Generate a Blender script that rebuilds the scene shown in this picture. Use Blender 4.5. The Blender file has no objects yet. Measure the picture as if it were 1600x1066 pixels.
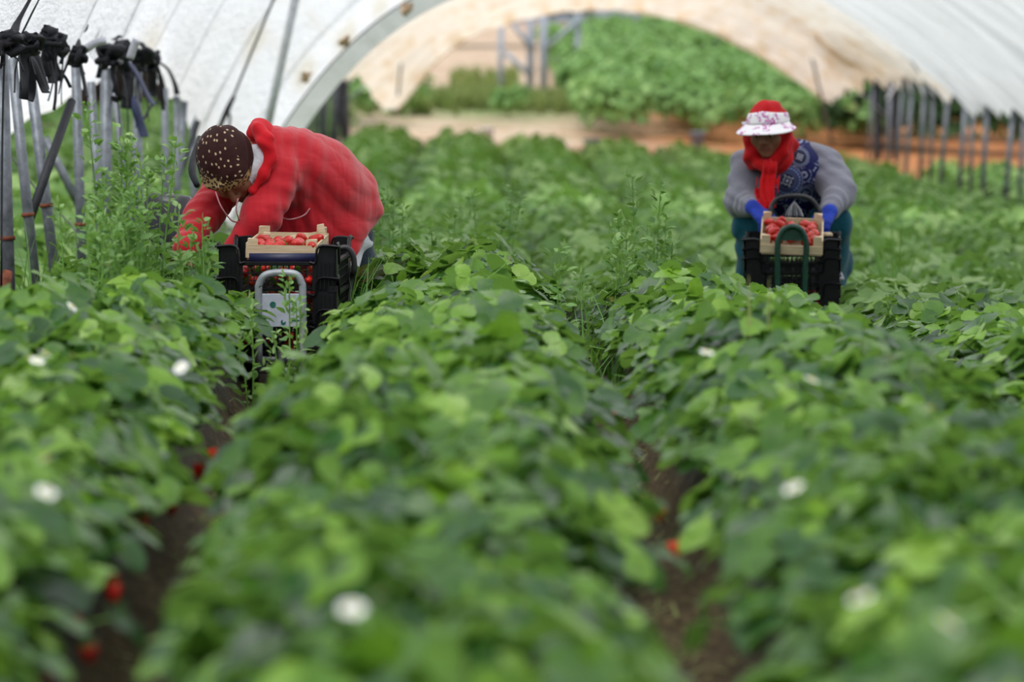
import bpy, math, random
import numpy as np
from mathutils import Vector, Matrix
random.seed(7)
RNG = np.random.default_rng(11)
SC = bpy.context.scene
COL = SC.collection
PI = math.pi

# ------------------------------------------------------------------ camera
FPX = 6000.0
EYE = np.array([0.0, 0.0, 1.18])
PB = math.atan(466 / FPX)
PA = math.atan(66 / FPX * math.cos(PB))
FW = np.array([math.sin(PA) * math.cos(PB), math.cos(PA) * math.cos(PB), -math.sin(PB)])
RT = np.array([math.cos(PA), -math.sin(PA), 0.0])
UP = np.cross(RT, FW)


def at(px, py, D):
    """world point seen at photo pixel (px,py) and standing D metres down the rows"""
    d = FW + RT * ((px - 800) / FPX) + UP * ((533 - py) / FPX)
    p = EYE + d * (D / d[1])
    return np.array([p[0], p[1], p[2]])


def pix(p):
    v = np.asarray(p) - EYE
    f = v @ FW
    return 800 + FPX * (v @ RT) / f, 533 - FPX * (v @ UP) / f


cam_d = bpy.data.cameras.new('camera')
cam = bpy.data.objects.new('camera', cam_d)
COL.objects.link(cam)
cam.location = EYE
cam.rotation_euler = (PI / 2 - PB, 0, -PA)
cam_d.sensor_width = 36
cam_d.sensor_fit = 'HORIZONTAL'
cam_d.lens = 135
cam_d.clip_end = 600
cam_d.dof.use_dof = True
cam_d.dof.focus_distance = 13.55
cam_d.dof.aperture_fstop = 3.2
SC.camera = cam

# ------------------------------------------------------------------ terrain
_TD = np.array([-5, 10, 11.5, 13.6, 17, 20, 24, 30, 42, 52, 60, 68, 90, 100, 120, 160.])
_TZ = np.array([0, 0, -.01, -.06, -.22, -.38, -.54, -.64, -.68, -.64, -.33, -.08, .55, .82, 1.25, 2.0])
_dd = np.linspace(-5, 160, 1651)
_zz = np.interp(_dd, _TD, _TZ)
_k = np.hanning(31); _k /= _k.sum()
_zz = np.convolve(np.pad(_zz, 15, mode='edge'), _k, mode='valid')


def terr(X, D):
    X = np.asarray(X, float); D = np.asarray(D, float)
    z = np.interp(D, _dd, _zz)
    w = np.clip((D - 16) / 20, 0, 1) * np.clip((75 - D) / 20, 0, 1)
    z = z - .19 * np.clip(X - .35, 0, .85) * np.clip((D - 8.5) / 4, 0, 1) * np.clip((34 - D) / 14, 0, 1)
    return z - 0.062 * (np.clip(X, -3, 9) - 1.5) * w


FUR0, PITCH = -0.60, 0.975


def row_f(D):
    return np.interp(D, [4, 13], [.87, 1.0])      # the rows draw together slightly toward this end


def row_x(x, D):
    return .17 + (x - .17) * row_f(D)


def bed_u(X, D=20.0):
    """distance from the nearest furrow centre"""
    X = .17 + (np.asarray(X, float) - .17) / row_f(D)
    t = (X - FUR0) / PITCH
    return np.abs(t - np.round(t)) * PITCH


BED_H = 0.21
FIELD_END = 51.0


def soil_z(X, D):
    D = np.asarray(D, float)
    u = bed_u(X, D)
    s = np.clip((u - .10) / .17, 0, 1)
    s = s * s * (3 - 2 * s)
    w = np.clip((FIELD_END - D) / .8, 0, 1)
    return terr(X, D) + BED_H * s * w


# ------------------------------------------------------------------ mesh helpers
def mesh_np(name, V, faces, mats=(), midx=None, smooth=True, tint=None, extra=None):
    """faces: list of int arrays (m,k)"""
    me = bpy.data.meshes.new(name)
    V = np.asarray(V, np.float32)
    faces = [np.asarray(f, np.int32) for f in faces if len(f)]
    me.vertices.add(len(V))
    me.vertices.foreach_set('co', V.ravel())
    nl = sum(f.size for f in faces)
    nf = sum(len(f) for f in faces)
    me.loops.add(nl)
    me.polygons.add(nf)
    me.loops.foreach_set('vertex_index', np.concatenate([f.ravel() for f in faces]))
    tot = np.concatenate([np.full(len(f), f.shape[1], np.int32) for f in faces])
    st = np.concatenate([[0], np.cumsum(tot)[:-1]]).astype(np.int32)
    me.polygons.foreach_set('loop_start', st)
    try:
        me.polygons.foreach_set('loop_total', tot)
    except Exception:
        pass
    if midx is not None:
        me.polygons.foreach_set('material_index', np.asarray(midx, np.int32))
    me.polygons.foreach_set('use_smooth', np.full(nf, smooth, bool))
    for m in mats:
        me.materials.append(m)
    for nm, arr in ([('tint', tint)] if tint is not None else []) + list((extra or {}).items()):
        a = me.attributes.new(nm, 'FLOAT', 'POINT')
        a.data.foreach_set('value', np.asarray(arr, np.float32))
    me.update(calc_edges=True)
    me.validate()
    return me


class MB:
    """collects shapes into one mesh"""

    def __init__(self):
        self.v = []; self.f = {}; self.n = 0; self.t = []; self.mi = {}

    def add(self, V, faces, mi=0, tint=0.5):
        V = np.asarray(V, float).reshape(-1, 3)
        self.v.append(V)
        self.t.append(np.broadcast_to(np.asarray(tint, float), (len(V),)))
        for F in faces:
            F = np.asarray(F, int)
            if F.ndim == 1:
                F = F[None]
            if not len(F):
                continue
            self.f.setdefault(F.shape[1], []).append(F + self.n)
            self.mi.setdefault(F.shape[1], []).append(np.full(len(F), mi))
        self.n += len(V)
        return self

    def box(self, c, s, M=None, mi=0):
        c = np.asarray(c, float); s = np.asarray(s, float) / 2
        V = np.array([[x, y, z] for x in (-1, 1) for y in (-1, 1) for z in (-1, 1)]) * s
        if M is not None:
            V = V @ np.asarray(M).T
        F = [[0, 1, 3, 2], [4, 6, 7, 5], [0, 4, 5, 1], [2, 3, 7, 6], [0, 2, 6, 4], [1, 5, 7, 3]]
        return self.add(V + c, [np.array(F)], mi)

    def tube(self, pts, r, n=8, mi=0, flat=None, cap=True, tint=0.5, curve=True):
        """swept tube; r scalar or list; flat=(w,t) sweeps an elliptic ribbon instead"""
        P = np.asarray(pts, float)
        m = len(P)
        r = np.broadcast_to(np.asarray(r, float), (m,))
        if 3 <= m <= 14 and curve:        # round the bends
            Q = np.concatenate([[2 * P[0] - P[1]], P, [2 * P[-1] - P[-2]]])
            ts = np.linspace(0, m - 1, (m - 1) * 4 + 1)
            i = np.minimum(ts.astype(int), m - 2); f = (ts - i)[:, None]
            a, b, c, d = Q[i], Q[i + 1], Q[i + 2], Q[i + 3]
            r = np.interp(ts, np.arange(m), r)
            P = .5 * (2 * b + (c - a) * f + (2 * a - 5 * b + 4 * c - d) * f ** 2 + (3 * b - a - 3 * c + d) * f ** 3)
            m = len(P)
        T = np.gradient(P, axis=0)
        T /= np.linalg.norm(T, axis=1)[:, None] + 1e-12
        ref = np.array([0, 0, 1.0]) if abs(T[0, 2]) < .9 else np.array([1.0, 0, 0])
        N = np.cross(T[0], ref); N /= np.linalg.norm(N)
        rings = []
        for i in range(m):
            N = N - T[i] * (N @ T[i]); N /= np.linalg.norm(N) + 1e-12
            B = np.cross(T[i], N)
            a = np.arange(n) * 2 * PI / n
            ca, sa = np.cos(a)[:, None], np.sin(a)[:, None]
            if flat:
                rings.append(P[i] + (N * ca * flat[0] + B * sa * flat[1]) * r[i])
            else:
                rings.append(P[i] + (N * ca + B * sa) * r[i])
        V = np.concatenate(rings)
        i = np.arange(m - 1)[:, None] * n; j = np.arange(n)[None]; j2 = (j + 1) % n
        F = np.stack([i + j, i + j2, i + n + j2, i + n + j], -1).reshape(-1, 4)
        fs = [F]
        if cap:
            fs += [np.arange(n)[::-1][None], (np.arange(n) + (m - 1) * n)[None]]
        return self.add(V, fs, mi, tint)

    def lathe(self, prof, n=16, M=None, loc=(0, 0, 0), mi=0):
        prof = np.asarray(prof, float)
        a = np.arange(n) * 2 * PI / n
        V = np.stack([prof[:, None, 0] * np.cos(a), prof[:, None, 0] * np.sin(a), np.repeat(prof[:, 1:2], n, 1)], -1).reshape(-1, 3)
        if M is not None:
            V = V @ np.asarray(M).T
        m = len(prof)
        i = np.arange(m - 1)[:, None] * n; j = np.arange(n)[None]; j2 = (j + 1) % n
        F = np.stack([i + j, i + j2, i + n + j2, i + n + j], -1).reshape(-1, 4)
        return self.add(V + np.asarray(loc), [F, np.arange(n)[::-1][None], (np.arange(n) + (m - 1) * n)[None]], mi)

    def prism(self, outline, t, M=None, loc=(0, 0, 0), mi=0):
        """outline in local xz, thickness t in y"""
        o = np.asarray(outline, float); k = len(o)
        V = np.concatenate([np.stack([o[:, 0], np.full(k, s * t / 2), o[:, 1]], -1) for s in (-1, 1)])
        if M is not None:
            V = V @ np.asarray(M).T
        j = np.arange(k); j2 = (j + 1) % k
        return self.add(V + np.asarray(loc), [np.arange(k)[None], (np.arange(k)[::-1] + k)[None], np.stack([j, j + k, j2 + k, j2], -1)], mi)

    def mesh(self, name, mats, smooth=True):
        V = np.concatenate(self.v)
        ks = sorted(self.f)
        return mesh_np(name, V, [np.concatenate(self.f[k]) for k in ks], mats,
                       np.concatenate([np.concatenate(self.mi[k]) for k in ks]), smooth, np.concatenate(self.t))

    def build(self, name, mats, parent=None, smooth=True, autosm=False, bevel=0):
        if not isinstance(mats, (list, tuple)):
            mats = [mats]
        o = link(name, self.mesh(name, mats, smooth), parent)
        if bevel:
            m = o.modifiers.new('bevel', 'BEVEL'); m.width = bevel; m.segments = 2; m.limit_method = 'ANGLE'
        if autosm:
            for e in ():
                pass
            o.data.set_sharp_from_angle(angle=math.radians(35))
        return o


def link(name, data, parent=None, loc=None):
    o = bpy.data.objects.new(name, data)
    COL.objects.link(o)
    if parent is not None:
        o.parent = parent
        o.matrix_parent_inverse = Matrix.Identity(4)
    if loc is not None:
        o.location = loc
    return o


def tag(o, label=None, cat=None, group=None, kind=None):
    if label: o['label'] = label
    if cat: o['category'] = cat
    if group: o['group'] = group
    if kind: o['kind'] = kind
    return o


def empty(name, loc, label, cat, group=None, rz=0):
    o = link(name, None, None, loc)
    o.rotation_euler = (0, 0, rz)
    o.empty_display_size = .1
    return tag(o, label, cat, group)


def copy_tree(o, parent=None):
    c = o.copy()
    COL.objects.link(c)
    c.parent = parent
    for ch in list(o.children):
        copy_tree(ch, c)
    return c


def rotz(a):
    c, s = math.cos(a), math.sin(a)
    return np.array([[c, -s, 0], [s, c, 0], [0, 0, 1.0]])


def rotx(a):
    c, s = math.cos(a), math.sin(a)
    return np.array([[1.0, 0, 0], [0, c, -s], [0, s, c]])


def roty(a):
    c, s = math.cos(a), math.sin(a)
    return np.array([[c, 0, s], [0, 1.0, 0], [-s, 0, c]])


# ------------------------------------------------------------------ materials
def srgb(r, g, b):
    f = lambda c: (c / 255 / 12.92) if c / 255 <= .04045 else ((c / 255 + .055) / 1.055) ** 2.4
    return (f(r), f(g), f(b), 1)


class NT:
    def __init__(self, name):
        self.m = bpy.data.materials.new(name)
        self.m.use_nodes = True
        self.t = self.m.node_tree
        self.t.nodes.clear()
        self.out = self.n('ShaderNodeOutputMaterial')

    def n(self, kind, ins=None, **kw):
        x = self.t.nodes.new(kind)
        for k, v in kw.items():
            setattr(x, k, v)
        for k, v in (ins or {}).items():
            self.set(x, k, v)
        return x

    def set(self, node, key, v):
        s = node.inputs[key]
        if hasattr(v, 'is_output') or isinstance(v, bpy.types.NodeSocket):
            self.t.links.new(v, s)
        else:
            s.default_value = v

    def tc(self, which='Object', scale=(1, 1, 1), loc=(0, 0, 0), rot=(0, 0, 0)):
        c = self.n('ShaderNodeTexCoord')
        mp = self.n('ShaderNodeMapping', {'Vector': c.outputs[which], 'Scale': scale, 'Location': loc, 'Rotation': rot})
        return mp.outputs[0]

    def noise(self, vec, scale=5, detail=3, rough=.5, dist=0, dim='3D'):
        return self.n('ShaderNodeTexNoise', {'Vector': vec, 'Scale': scale, 'Detail': detail, 'Roughness': rough, 'Distortion': dist}).outputs['Fac']

    def ramp(self, fac, stops, interp='LINEAR'):
        r = self.n('ShaderNodeValToRGB', {'Fac': fac})
        r.color_ramp.interpolation = interp
        e = r.color_ramp.elements
        while len(e) > 1:
            e.remove(e[-1])
        e[0].position = stops[0][0]; e[0].color = stops[0][1]
        for p, c in stops[1:]:
            x = e.new(p); x.color = c
        return r.outputs[0]

    def mix(self, fac, a, b, mode='MIX'):
        x = self.n('ShaderNodeMix', data_type='RGBA', blend_type=mode)
        self.set(x, 0, fac); self.set(x, 6, a); self.set(x, 7, b)
        return x.outputs[2]

    def math(self, op, a, b=0.0, c=0.0, clamp=False):
        x = self.n('ShaderNodeMath', operation=op, use_clamp=clamp)
        self.set(x, 0, a); self.set(x, 1, b)
        if op in ('MULTIPLY_ADD', 'SMOOTH_MIN', 'WRAP'):
            self.set(x, 2, c)
        return x.outputs[0]

    def attr(self, name):
        return self.n('ShaderNodeAttribute', attribute_name=name).outputs['Fac']

    def bump(self, h, strength=.3, dist=.01):
        return self.n('ShaderNodeBump', {'Height': h, 'Strength': strength, 'Distance': dist}).outputs[0]

    def bsdf(self, color, rough=.6, spec=.5, normal=None, metal=0, **kw):
        b = self.n('ShaderNodeBsdfPrincipled', {'Base Color': color, 'Roughness': rough, 'Specular IOR Level': spec, 'Metallic': metal})
        if normal is not None: self.set(b, 'Normal', normal)
        for k, v in kw.items():
            self.set(b, k.replace('_', ' '), v)
        return b.outputs[0]

    def done(self, sh):
        self.t.links.new(sh, self.out.inputs[0])
        return self.m


def plain(name, col, rough=.6, spec=.5, metal=0, var=.12, scale=30, bump=0.0, bscale=60):
    t = NT(name)
    v = t.tc()
    nz = t.noise(v, scale, 3)
    c2 = tuple(min(1, x * (1 + var * 1.6)) for x in col[:3]) + (1,)
    c1 = tuple(x * (1 - var * 1.6) for x in col[:3]) + (1,)
    c = t.ramp(nz, [(.3, c1), (.7, c2)])
    nrm = t.bump(t.noise(v, bscale, 3), bump, .01) if bump else None
    return t.done(t.bsdf(c, rough, spec, nrm, metal))


M = {}


def leaf_material(name, stops, transl=.35, rough=.42, spec=.5, back=(.16, .30, .10, 1)):
    t = NT(name)
    a = t.attr('tint')
    rnd = t.n('ShaderNodeObjectInfo').outputs['Random']
    f = t.math('ADD', a, t.math('MULTIPLY', t.math('SUBTRACT', rnd, .5), .22), clamp=True)
    vec = t.tc('Object')
    f = t.math('ADD', f, t.math('MULTIPLY', t.math('SUBTRACT', t.noise(vec, 38, 2), .5), .35), clamp=True)
    c = t.ramp(f, stops)
    geo = t.n('ShaderNodeNewGeometry')
    c = t.mix(t.math('MULTIPLY', geo.outputs['Backfacing'], .6), c, back)
    b = t.bsdf(c, rough, spec, t.bump(t.noise(vec, 150, 2), .25, .004))
    tr = t.n('ShaderNodeBsdfTranslucent', {'Color': t.mix(.5, c, (.30, .56, .05, 1))}).outputs[0]
    m = t.n('ShaderNodeMixShader', {0: transl})
    t.t.links.new(b, m.inputs[1]); t.t.links.new(tr, m.inputs[2])
    return t.done(m.outputs[0])


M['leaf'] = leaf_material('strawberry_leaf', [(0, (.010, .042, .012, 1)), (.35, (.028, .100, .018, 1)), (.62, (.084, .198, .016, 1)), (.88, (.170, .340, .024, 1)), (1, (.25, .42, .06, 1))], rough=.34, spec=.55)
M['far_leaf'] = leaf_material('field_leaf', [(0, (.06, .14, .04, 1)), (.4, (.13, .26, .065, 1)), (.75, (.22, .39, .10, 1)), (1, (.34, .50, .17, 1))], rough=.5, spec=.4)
M['weed'] = leaf_material('weed_leaf', [(0, (.06, .15, .045, 1)), (.5, (.15, .30, .09, 1)), (1, (.32, .48, .18, 1))], rough=.6, spec=.3)
M['grass'] = leaf_material('grass_blade', [(0, (.05, .16, .02, 1)), (.5, (.12, .32, .04, 1)), (.8, (.26, .42, .09, 1)), (1, (.45, .40, .18, 1))], rough=.55, spec=.35)
M['drygrass'] = leaf_material('dry_grass', [(0, (.12, .20, .05, 1)), (.5, (.26, .32, .11, 1)), (1, (.45, .40, .20, 1))], rough=.7, spec=.2, back=(.3, .32, .14, 1))
M['bush'] = leaf_material('bush_leaf', [(0, (.12, .24, .08, 1)), (.4, (.22, .40, .13, 1)), (.8, (.34, .56, .20, 1)), (1, (.44, .62, .26, 1))], rough=.5, spec=.35)
M['tree'] = leaf_material('dark_tree_leaf', [(0, (.10, .11, .115, 1)), (.5, (.14, .15, .16, 1)), (1, (.19, .21, .21, 1))], rough=.8, spec=.1, back=(.09, .1, .1, 1))
M['petiole'] = plain('petiole', (.16, .33, .06, 1), .5, .4)
M['petal'] = plain('petal', (.85, .86, .82, 1), .5, .3, var=.02)
M['pollen'] = plain('pollen', (.62, .52, .08, 1), .7, .2)


def berry_material():
    t = NT('strawberry_skin')
    v = t.tc('Object')
    vo = t.n('ShaderNodeTexVoronoi', {'Vector': v, 'Scale': 170.0})
    seed = t.ramp(vo.outputs['Distance'], [(.0, (1, 1, 1, 1)), (.25, (0, 0, 0, 1))])
    c = t.mix(t.noise(v, 25, 2), (.42, .006, .005, 1), (.60, .018, .008, 1))
    c = t.mix(t.math('MULTIPLY', seed, .35), c, (.65, .30, .08, 1))
    return t.done(t.bsdf(c, .28, .5, t.bump(vo.outputs['Distance'], .4, .003)))


M['berry'] = berry_material()
M['unripe'] = plain('unripe_skin', (.62, .50, .14, 1), .4, .5, var=.2)


def ground_material():
    t = NT('field_soil')
    v = t.tc('Object')
    sep = t.n('ShaderNodeSeparateXYZ', {'Vector': v})
    bedf = t.attr('bed')
    far = t.attr('far')
    n1 = t.noise(v, 9, 5, .6); n2 = t.noise(v, 60, 3, .7); n3 = t.noise(v, .35, 3, .5)
    soil = t.ramp(n1, [(.3, (.03, .02, .013, 1)), (.55, (.075, .05, .03, 1)), (.75, (.17, .115, .06, 1))])
    straw = t.ramp(n2, [(.45, (.05, .036, .02, 1)), (.68, (.30, .22, .11, 1))])
    floor = t.mix(.45, soil, straw)
    film = t.ramp(t.noise(v, 14, 4, .6), [(.35, (.035, .034, .036, 1)), (.7, (.12, .115, .11, 1))])
    field = t.mix(bedf, floor, film)
    sand = t.ramp(t.noise(v, 1.1, 5, .65), [(.3, (.40, .26, .17, 1)), (.5, (.56, .42, .30, 1)), (.7, (.68, .56, .45, 1))])
    orange = t.ramp(t.noise(v, 1.6, 5, .65), [(.3, (.22, .085, .035, 1)), (.5, (.44, .17, .06, 1)), (.72, (.58, .30, .15, 1))])
    w = t.math('ADD', t.math('MULTIPLY', t.math('SUBTRACT', sep.outputs['X'], 1.6), .45), t.math('MULTIPLY', t.math('SUBTRACT', n3, .5), 1.5), clamp=True)
    land = t.mix(w, sand, orange)
    gr = t.ramp(t.noise(v, 3.0, 5, .7), [(.3, (.10, .16, .05, 1)), (.7, (.27, .33, .12, 1))])
    gm = t.attr('green')
    gm = t.math('ADD', gm, t.math('MULTIPLY', t.math('SUBTRACT', t.noise(v, 1.3, 4, .6), .5), 1.6), clamp=True)
    gm = t.math('MULTIPLY', gm, t.math('GREATER_THAN', t.attr('green'), .01))
    land = t.mix(gm, land, gr)
    c = t.mix(far, field, land)
    return t.done(t.bsdf(c, .85, .25, t.bump(n1, .6, .03)))


M['ground'] = ground_material()


def steel_material(name='galvanised_steel', a=(.10, .115, .13, 1), b=(.23, .25, .28, 1), rough=.45):
    t = NT(name)
    v = t.tc('Object')
    n = t.noise(v, 22, 4, .6)
    c = t.ramp(n, [(.3, a), (.7, b)])
    rust = t.ramp(t.noise(v, 6, 4, .7), [(.66, (0, 0, 0, 1)), (.76, (1, 1, 1, 1))])
    c = t.mix(t.math('MULTIPLY', rust, .5), c, (.20, .09, .045, 1))
    return t.done(t.bsdf(c, rough, .5, t.bump(n, .15, .004), .35))


M['steel'] = steel_material()
M['rust'] = plain('rust', (.17, .055, .03, 1), .85, .2, var=.3)
M['strap'] = plain('black_strap', (.016, .017, .022, 1), .6, .4, var=.2)
M['bluestrap'] = plain('blue_strap', (.03, .04, .11, 1), .5, .4, var=.2)
M['rope'] = plain('grey_rope', (.10, .105, .11, 1), .8, .2)
M['whitesleeve'] = plain('white_sleeve', (.72, .73, .78, 1), .5, .4, var=.05)


def sheet_material(name, base, dirt, dirt_lo, dirt_hi, transl=.55, streak=(1.2, .25, 1.2), spec=.4, scale=2.2):
    t = NT(name)
    v = t.tc('Object')
    vs = t.tc('Object', scale=streak)
    n = t.math('ADD', t.math('MULTIPLY', t.noise(vs, scale, 5, .62, .6), .75), t.math('MULTIPLY', t.noise(v, 7, 4, .6), .25))
    f = t.ramp(n, [(dirt_lo, (0, 0, 0, 1)), (dirt_hi, (1, 1, 1, 1))])
    f2 = t.math('ADD', f, t.math('MULTIPLY', t.attr('dirt'), t.math('MULTIPLY_ADD', n, 1.4, .1)), clamp=True)
    c = t.mix(f2, base, dirt)
    wr = t.math('ADD', t.noise(t.tc('Object', scale=(1, 1, 1)), 9, 4, .6, 1.0), t.noise(vs, 16, 3, .6))
    nb = t.bump(wr, .55, .03)
    b = t.bsdf(c, .35, spec, nb)
    tr = t.n('ShaderNodeBsdfTranslucent', {'Color': c, 'Normal': nb}).outputs[0]
    m = t.n('ShaderNodeMixShader', {0: transl})
    t.t.links.new(b, m.inputs[1]); t.t.links.new(tr, m.inputs[2])
    return t.done(m.outputs[0])


M['sheet'] = sheet_material('white_sheet', (.93, .94, .965, 1), (.80, .76, .68, 1), .60, .86, .80)
M['hem'] = sheet_material('sheet_hem', (.98, .98, .96, 1), (.88, .86, .80, 1), .6, .88, .85)
M['dirtysheet'] = sheet_material('dirty_sheet', (.97, .935, .86, 1), (.80, .62, .42, 1), .50, .80, .78, (3.0, .35, 3.0), scale=1.6)
M['greysheet'] = sheet_material('grey_sheet', (.93, .945, .945, 1), (.80, .76, .68, 1), .6, .85, .75, (3.0, .2, 3.0))
# ------------------------------------------------------------------ vegetation generators
def leaflet_grid(nr, nc, serr):
    """unit leaflet: length 1 along +y, mid rib at x=0; returns (V, F)"""
    t = np.linspace(0, 1, nr)
    w = .47 * np.sin(PI * np.clip(t, 0, 1) ** .82) ** .62
    w[0] = .03; w[-1] = .05
    V = []
    for i, ti in enumerate(t):
        for j in range(nc):
            s = -1 + 2 * j / (nc - 1)
            x = s * w[i]
            y = ti
            if serr and abs(s) == 1 and 0 < i < nr - 1:
                x *= 1.0 + (.10 if i % 2 else -.06); y += .02
            z = .16 * abs(x) + -.22 * (ti - .45) ** 2 + .03 * math.cos(s * PI * 1.5) * .3
            V.append((x, y, z))
    i = np.arange(nr - 1)[:, None] * nc; j = np.arange(nc - 1)[None]
    F = np.stack([i + j, i + j + 1, i + nc + j + 1, i + nc + j], -1).reshape(-1, 4)
    return np.array(V), F


def basis(d, n):
    """columns x,y,z with y=d, z~n"""
    d = d / np.linalg.norm(d, axis=-1, keepdims=True)
    x = np.cross(d, n); x /= np.linalg.norm(x, axis=-1, keepdims=True) + 1e-9
    z = np.cross(x, d)
    return np.stack([x, d, z], -1)


def strawberry(rng, nl=24, R=.24, H=.25, L=.072, lod=0, stems=True, wild=1.0):
    """V,F4,tint,mi of a strawberry plant standing on z=0"""
    T, FQ = leaflet_grid(*((9, 5, True), (5, 3, False), (4, 3, False))[lod])
    Vs, Fs, Ts, Ms = [], [], [], []
    n = 0
    for k in range(nl):
        f = (k + .5) / nl
        a = k * 2.39996 + rng.uniform(-.3, .3)
        rr = R * math.sqrt(f) * rng.uniform(.85, 1.12)
        hz = H * (1.0 - .55 * (rr / R) ** 2) * rng.uniform(.78, 1.15)
        out = np.array([math.cos(a), math.sin(a), 0])
        tip = out * rr + np.array([0, 0, max(hz, .03)])
        if stems:
            mb = MB()
            mb.tube([out * .015, out * rr * .35 + np.array([0, 0, hz * .62]), tip], .0019, 3, cap=False, curve=False)
            Vp = mb.v[0]; Fp = mb.f[4][0]
            Vs.append(Vp); Fs.append(Fp + n); Ts.append(np.full(len(Vp), .5)); Ms.append(np.full(len(Fp), 1)); n += len(Vp)
        tilt = .25 + .75 * (rr / R) * rng.uniform(.3, 1.2)
        nrm = np.array([0, 0, 1]) + out * tilt * .9 + rng.normal(0, .34 * wild, 3)
        nrm /= np.linalg.norm(nrm)
        yaw = a + rng.uniform(-.8, .8)
        dirv = np.array([math.cos(yaw), math.sin(yaw), 0]); dirv -= nrm * (dirv @ nrm); dirv /= np.linalg.norm(dirv)
        size = L * rng.uniform(.72, 1.2)
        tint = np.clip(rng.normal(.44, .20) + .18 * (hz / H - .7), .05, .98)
        if rng.random() < .09: tint = rng.uniform(.80, .96)
        for da, sc in ((0, 1.08), (1.45, .95), (-1.45, .95)):
            c, s = math.cos(da), math.sin(da)
            side = np.cross(nrm, dirv)
            d = dirv * c + side * s
            nn = nrm + d * rng.uniform(-.15, .35) + rng.normal(0, .08, 3)
            B = basis(d, nn)
            W = (T * size * sc * np.array([1.12, 1, 1])) @ B.T + tip + d * .004
            Vs.append(W); Fs.append(FQ + n); Ts.append(np.full(len(W), np.clip(tint + rng.normal(0, .05), 0, 1))); Ms.append(np.zeros(len(FQ), int)); n += len(W)
    return np.concatenate(Vs), np.concatenate(Fs), np.concatenate(Ts), np.concatenate(Ms)


def weed(rng, h=.8, nst=3, spread=.12, L=.05, lod=0, spikes=True):
    """goosefoot-like weed: upright stems, alternate narrow leaves, pale seed spikes"""
    T, FQ = leaflet_grid(*((5, 3, False), (3, 3, False))[lod])
    T = T * np.array([.62, 1, 1])
    Vs, Fs, Ts, Ms = [], [], [], []
    n = 0

    def put(V, F, t, m):
        nonlocal n
        Vs.append(V); Fs.append(F + n); Ts.append(np.full(len(V), t)); Ms.append(np.full(len(F), m)); n += len(V)

    for s in range(nst):
        a = rng.uniform(0, 2 * PI); lean = rng.uniform(.2, 1) * spread
        hh = h * rng.uniform(.62, 1.0) if s else h
        b0 = np.array([math.cos(a), math.sin(a), 0]) * lean * .25
        top = np.array([math.cos(a) * lean, math.sin(a) * lean, hh])
        pts = [b0, b0 * .5 + top * .5 + rng.normal(0, .01, 3), top]
        mb = MB(); mb.tube(pts, [.004, .003, .0015], 4, cap=False, curve=False)
        put(mb.v[0], mb.f[4][0], .5, 1)
        m = int(hh / (.0125 if lod == 0 else .030))
        for k in range(m):
            f = (k + .5) / m
            if f < .15: continue
            p = b0 * (1 - f) + top * f
            aa = k * 2.4 + rng.uniform(-.3, .3)
            d = np.array([math.cos(aa), math.sin(aa), rng.uniform(.1, .9)])
            br = rng.uniform(.01, .05) * (1 - f * .7) * (1.6 if rng.random() < .3 else 1)
            size = L * (1.35 - .75 * f) * rng.uniform(.7, 1.25)
            for q in range(1 if f < .8 else 2):
                B = basis(d + rng.normal(0, .15, 3), np.array([0, 0, 1.0]) + rng.normal(0, .3, 3))
                put((T * size) @ B.T + p + d * br + rng.normal(0, .006, 3), FQ, np.clip(rng.normal(.45 + .3 * f, .15), 0, 1), 0)
        if spikes:
            for k in range(7):
                q = top + np.array([rng.normal(0, .014), rng.normal(0, .014), -.02 * k])
                d = np.array([rng.normal(0, .3), rng.normal(0, .3), 1.0])
                B = basis(d, rng.normal(0, 1, 3))
                put((T * np.array([.6, 1, 1]) * .03) @ B.T + q, FQ, rng.uniform(.8, 1), 0)
    return np.concatenate(Vs), np.concatenate(Fs), np.concatenate(Ts), np.concatenate(Ms)


def grass_clump(rng, nb=24, h=.35, w=.007, spread=.8, tint=(.2, .7)):
    Vs, Fs, Ts = [], [], []
    n = 0
    for k in range(nb):
        a = rng.uniform(0, 2 * PI); hh = h * rng.uniform(.5, 1.1); lean = hh * rng.uniform(.1, spread)
        d = np.array([math.cos(a), math.sin(a), 0]); sd = np.array([-d[1], d[0], 0])
        base = np.array([rng.normal(0, .03), rng.normal(0, .03), 0])
        V = []
        for t in (0, .35, .7, 1):
            c = base + d * lean * t ** 2 + np.array([0, 0, hh * (t - .25 * t ** 3 * (lean / hh))])
            ww = w * (1 - t * .92)
            V += [c - sd * ww, c + sd * ww]
        i = np.arange(3)[:, None] * 2
        Vs.append(np.array(V)); Fs.append(np.concatenate([i, i + 1, i + 3, i + 2], 1) + n); n += 8
        Ts.append(np.full(8, rng.uniform(*tint)))
    return np.concatenate(Vs), np.concatenate(Fs), np.concatenate(Ts), np.zeros(sum(len(f) for f in Fs), int)


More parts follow.
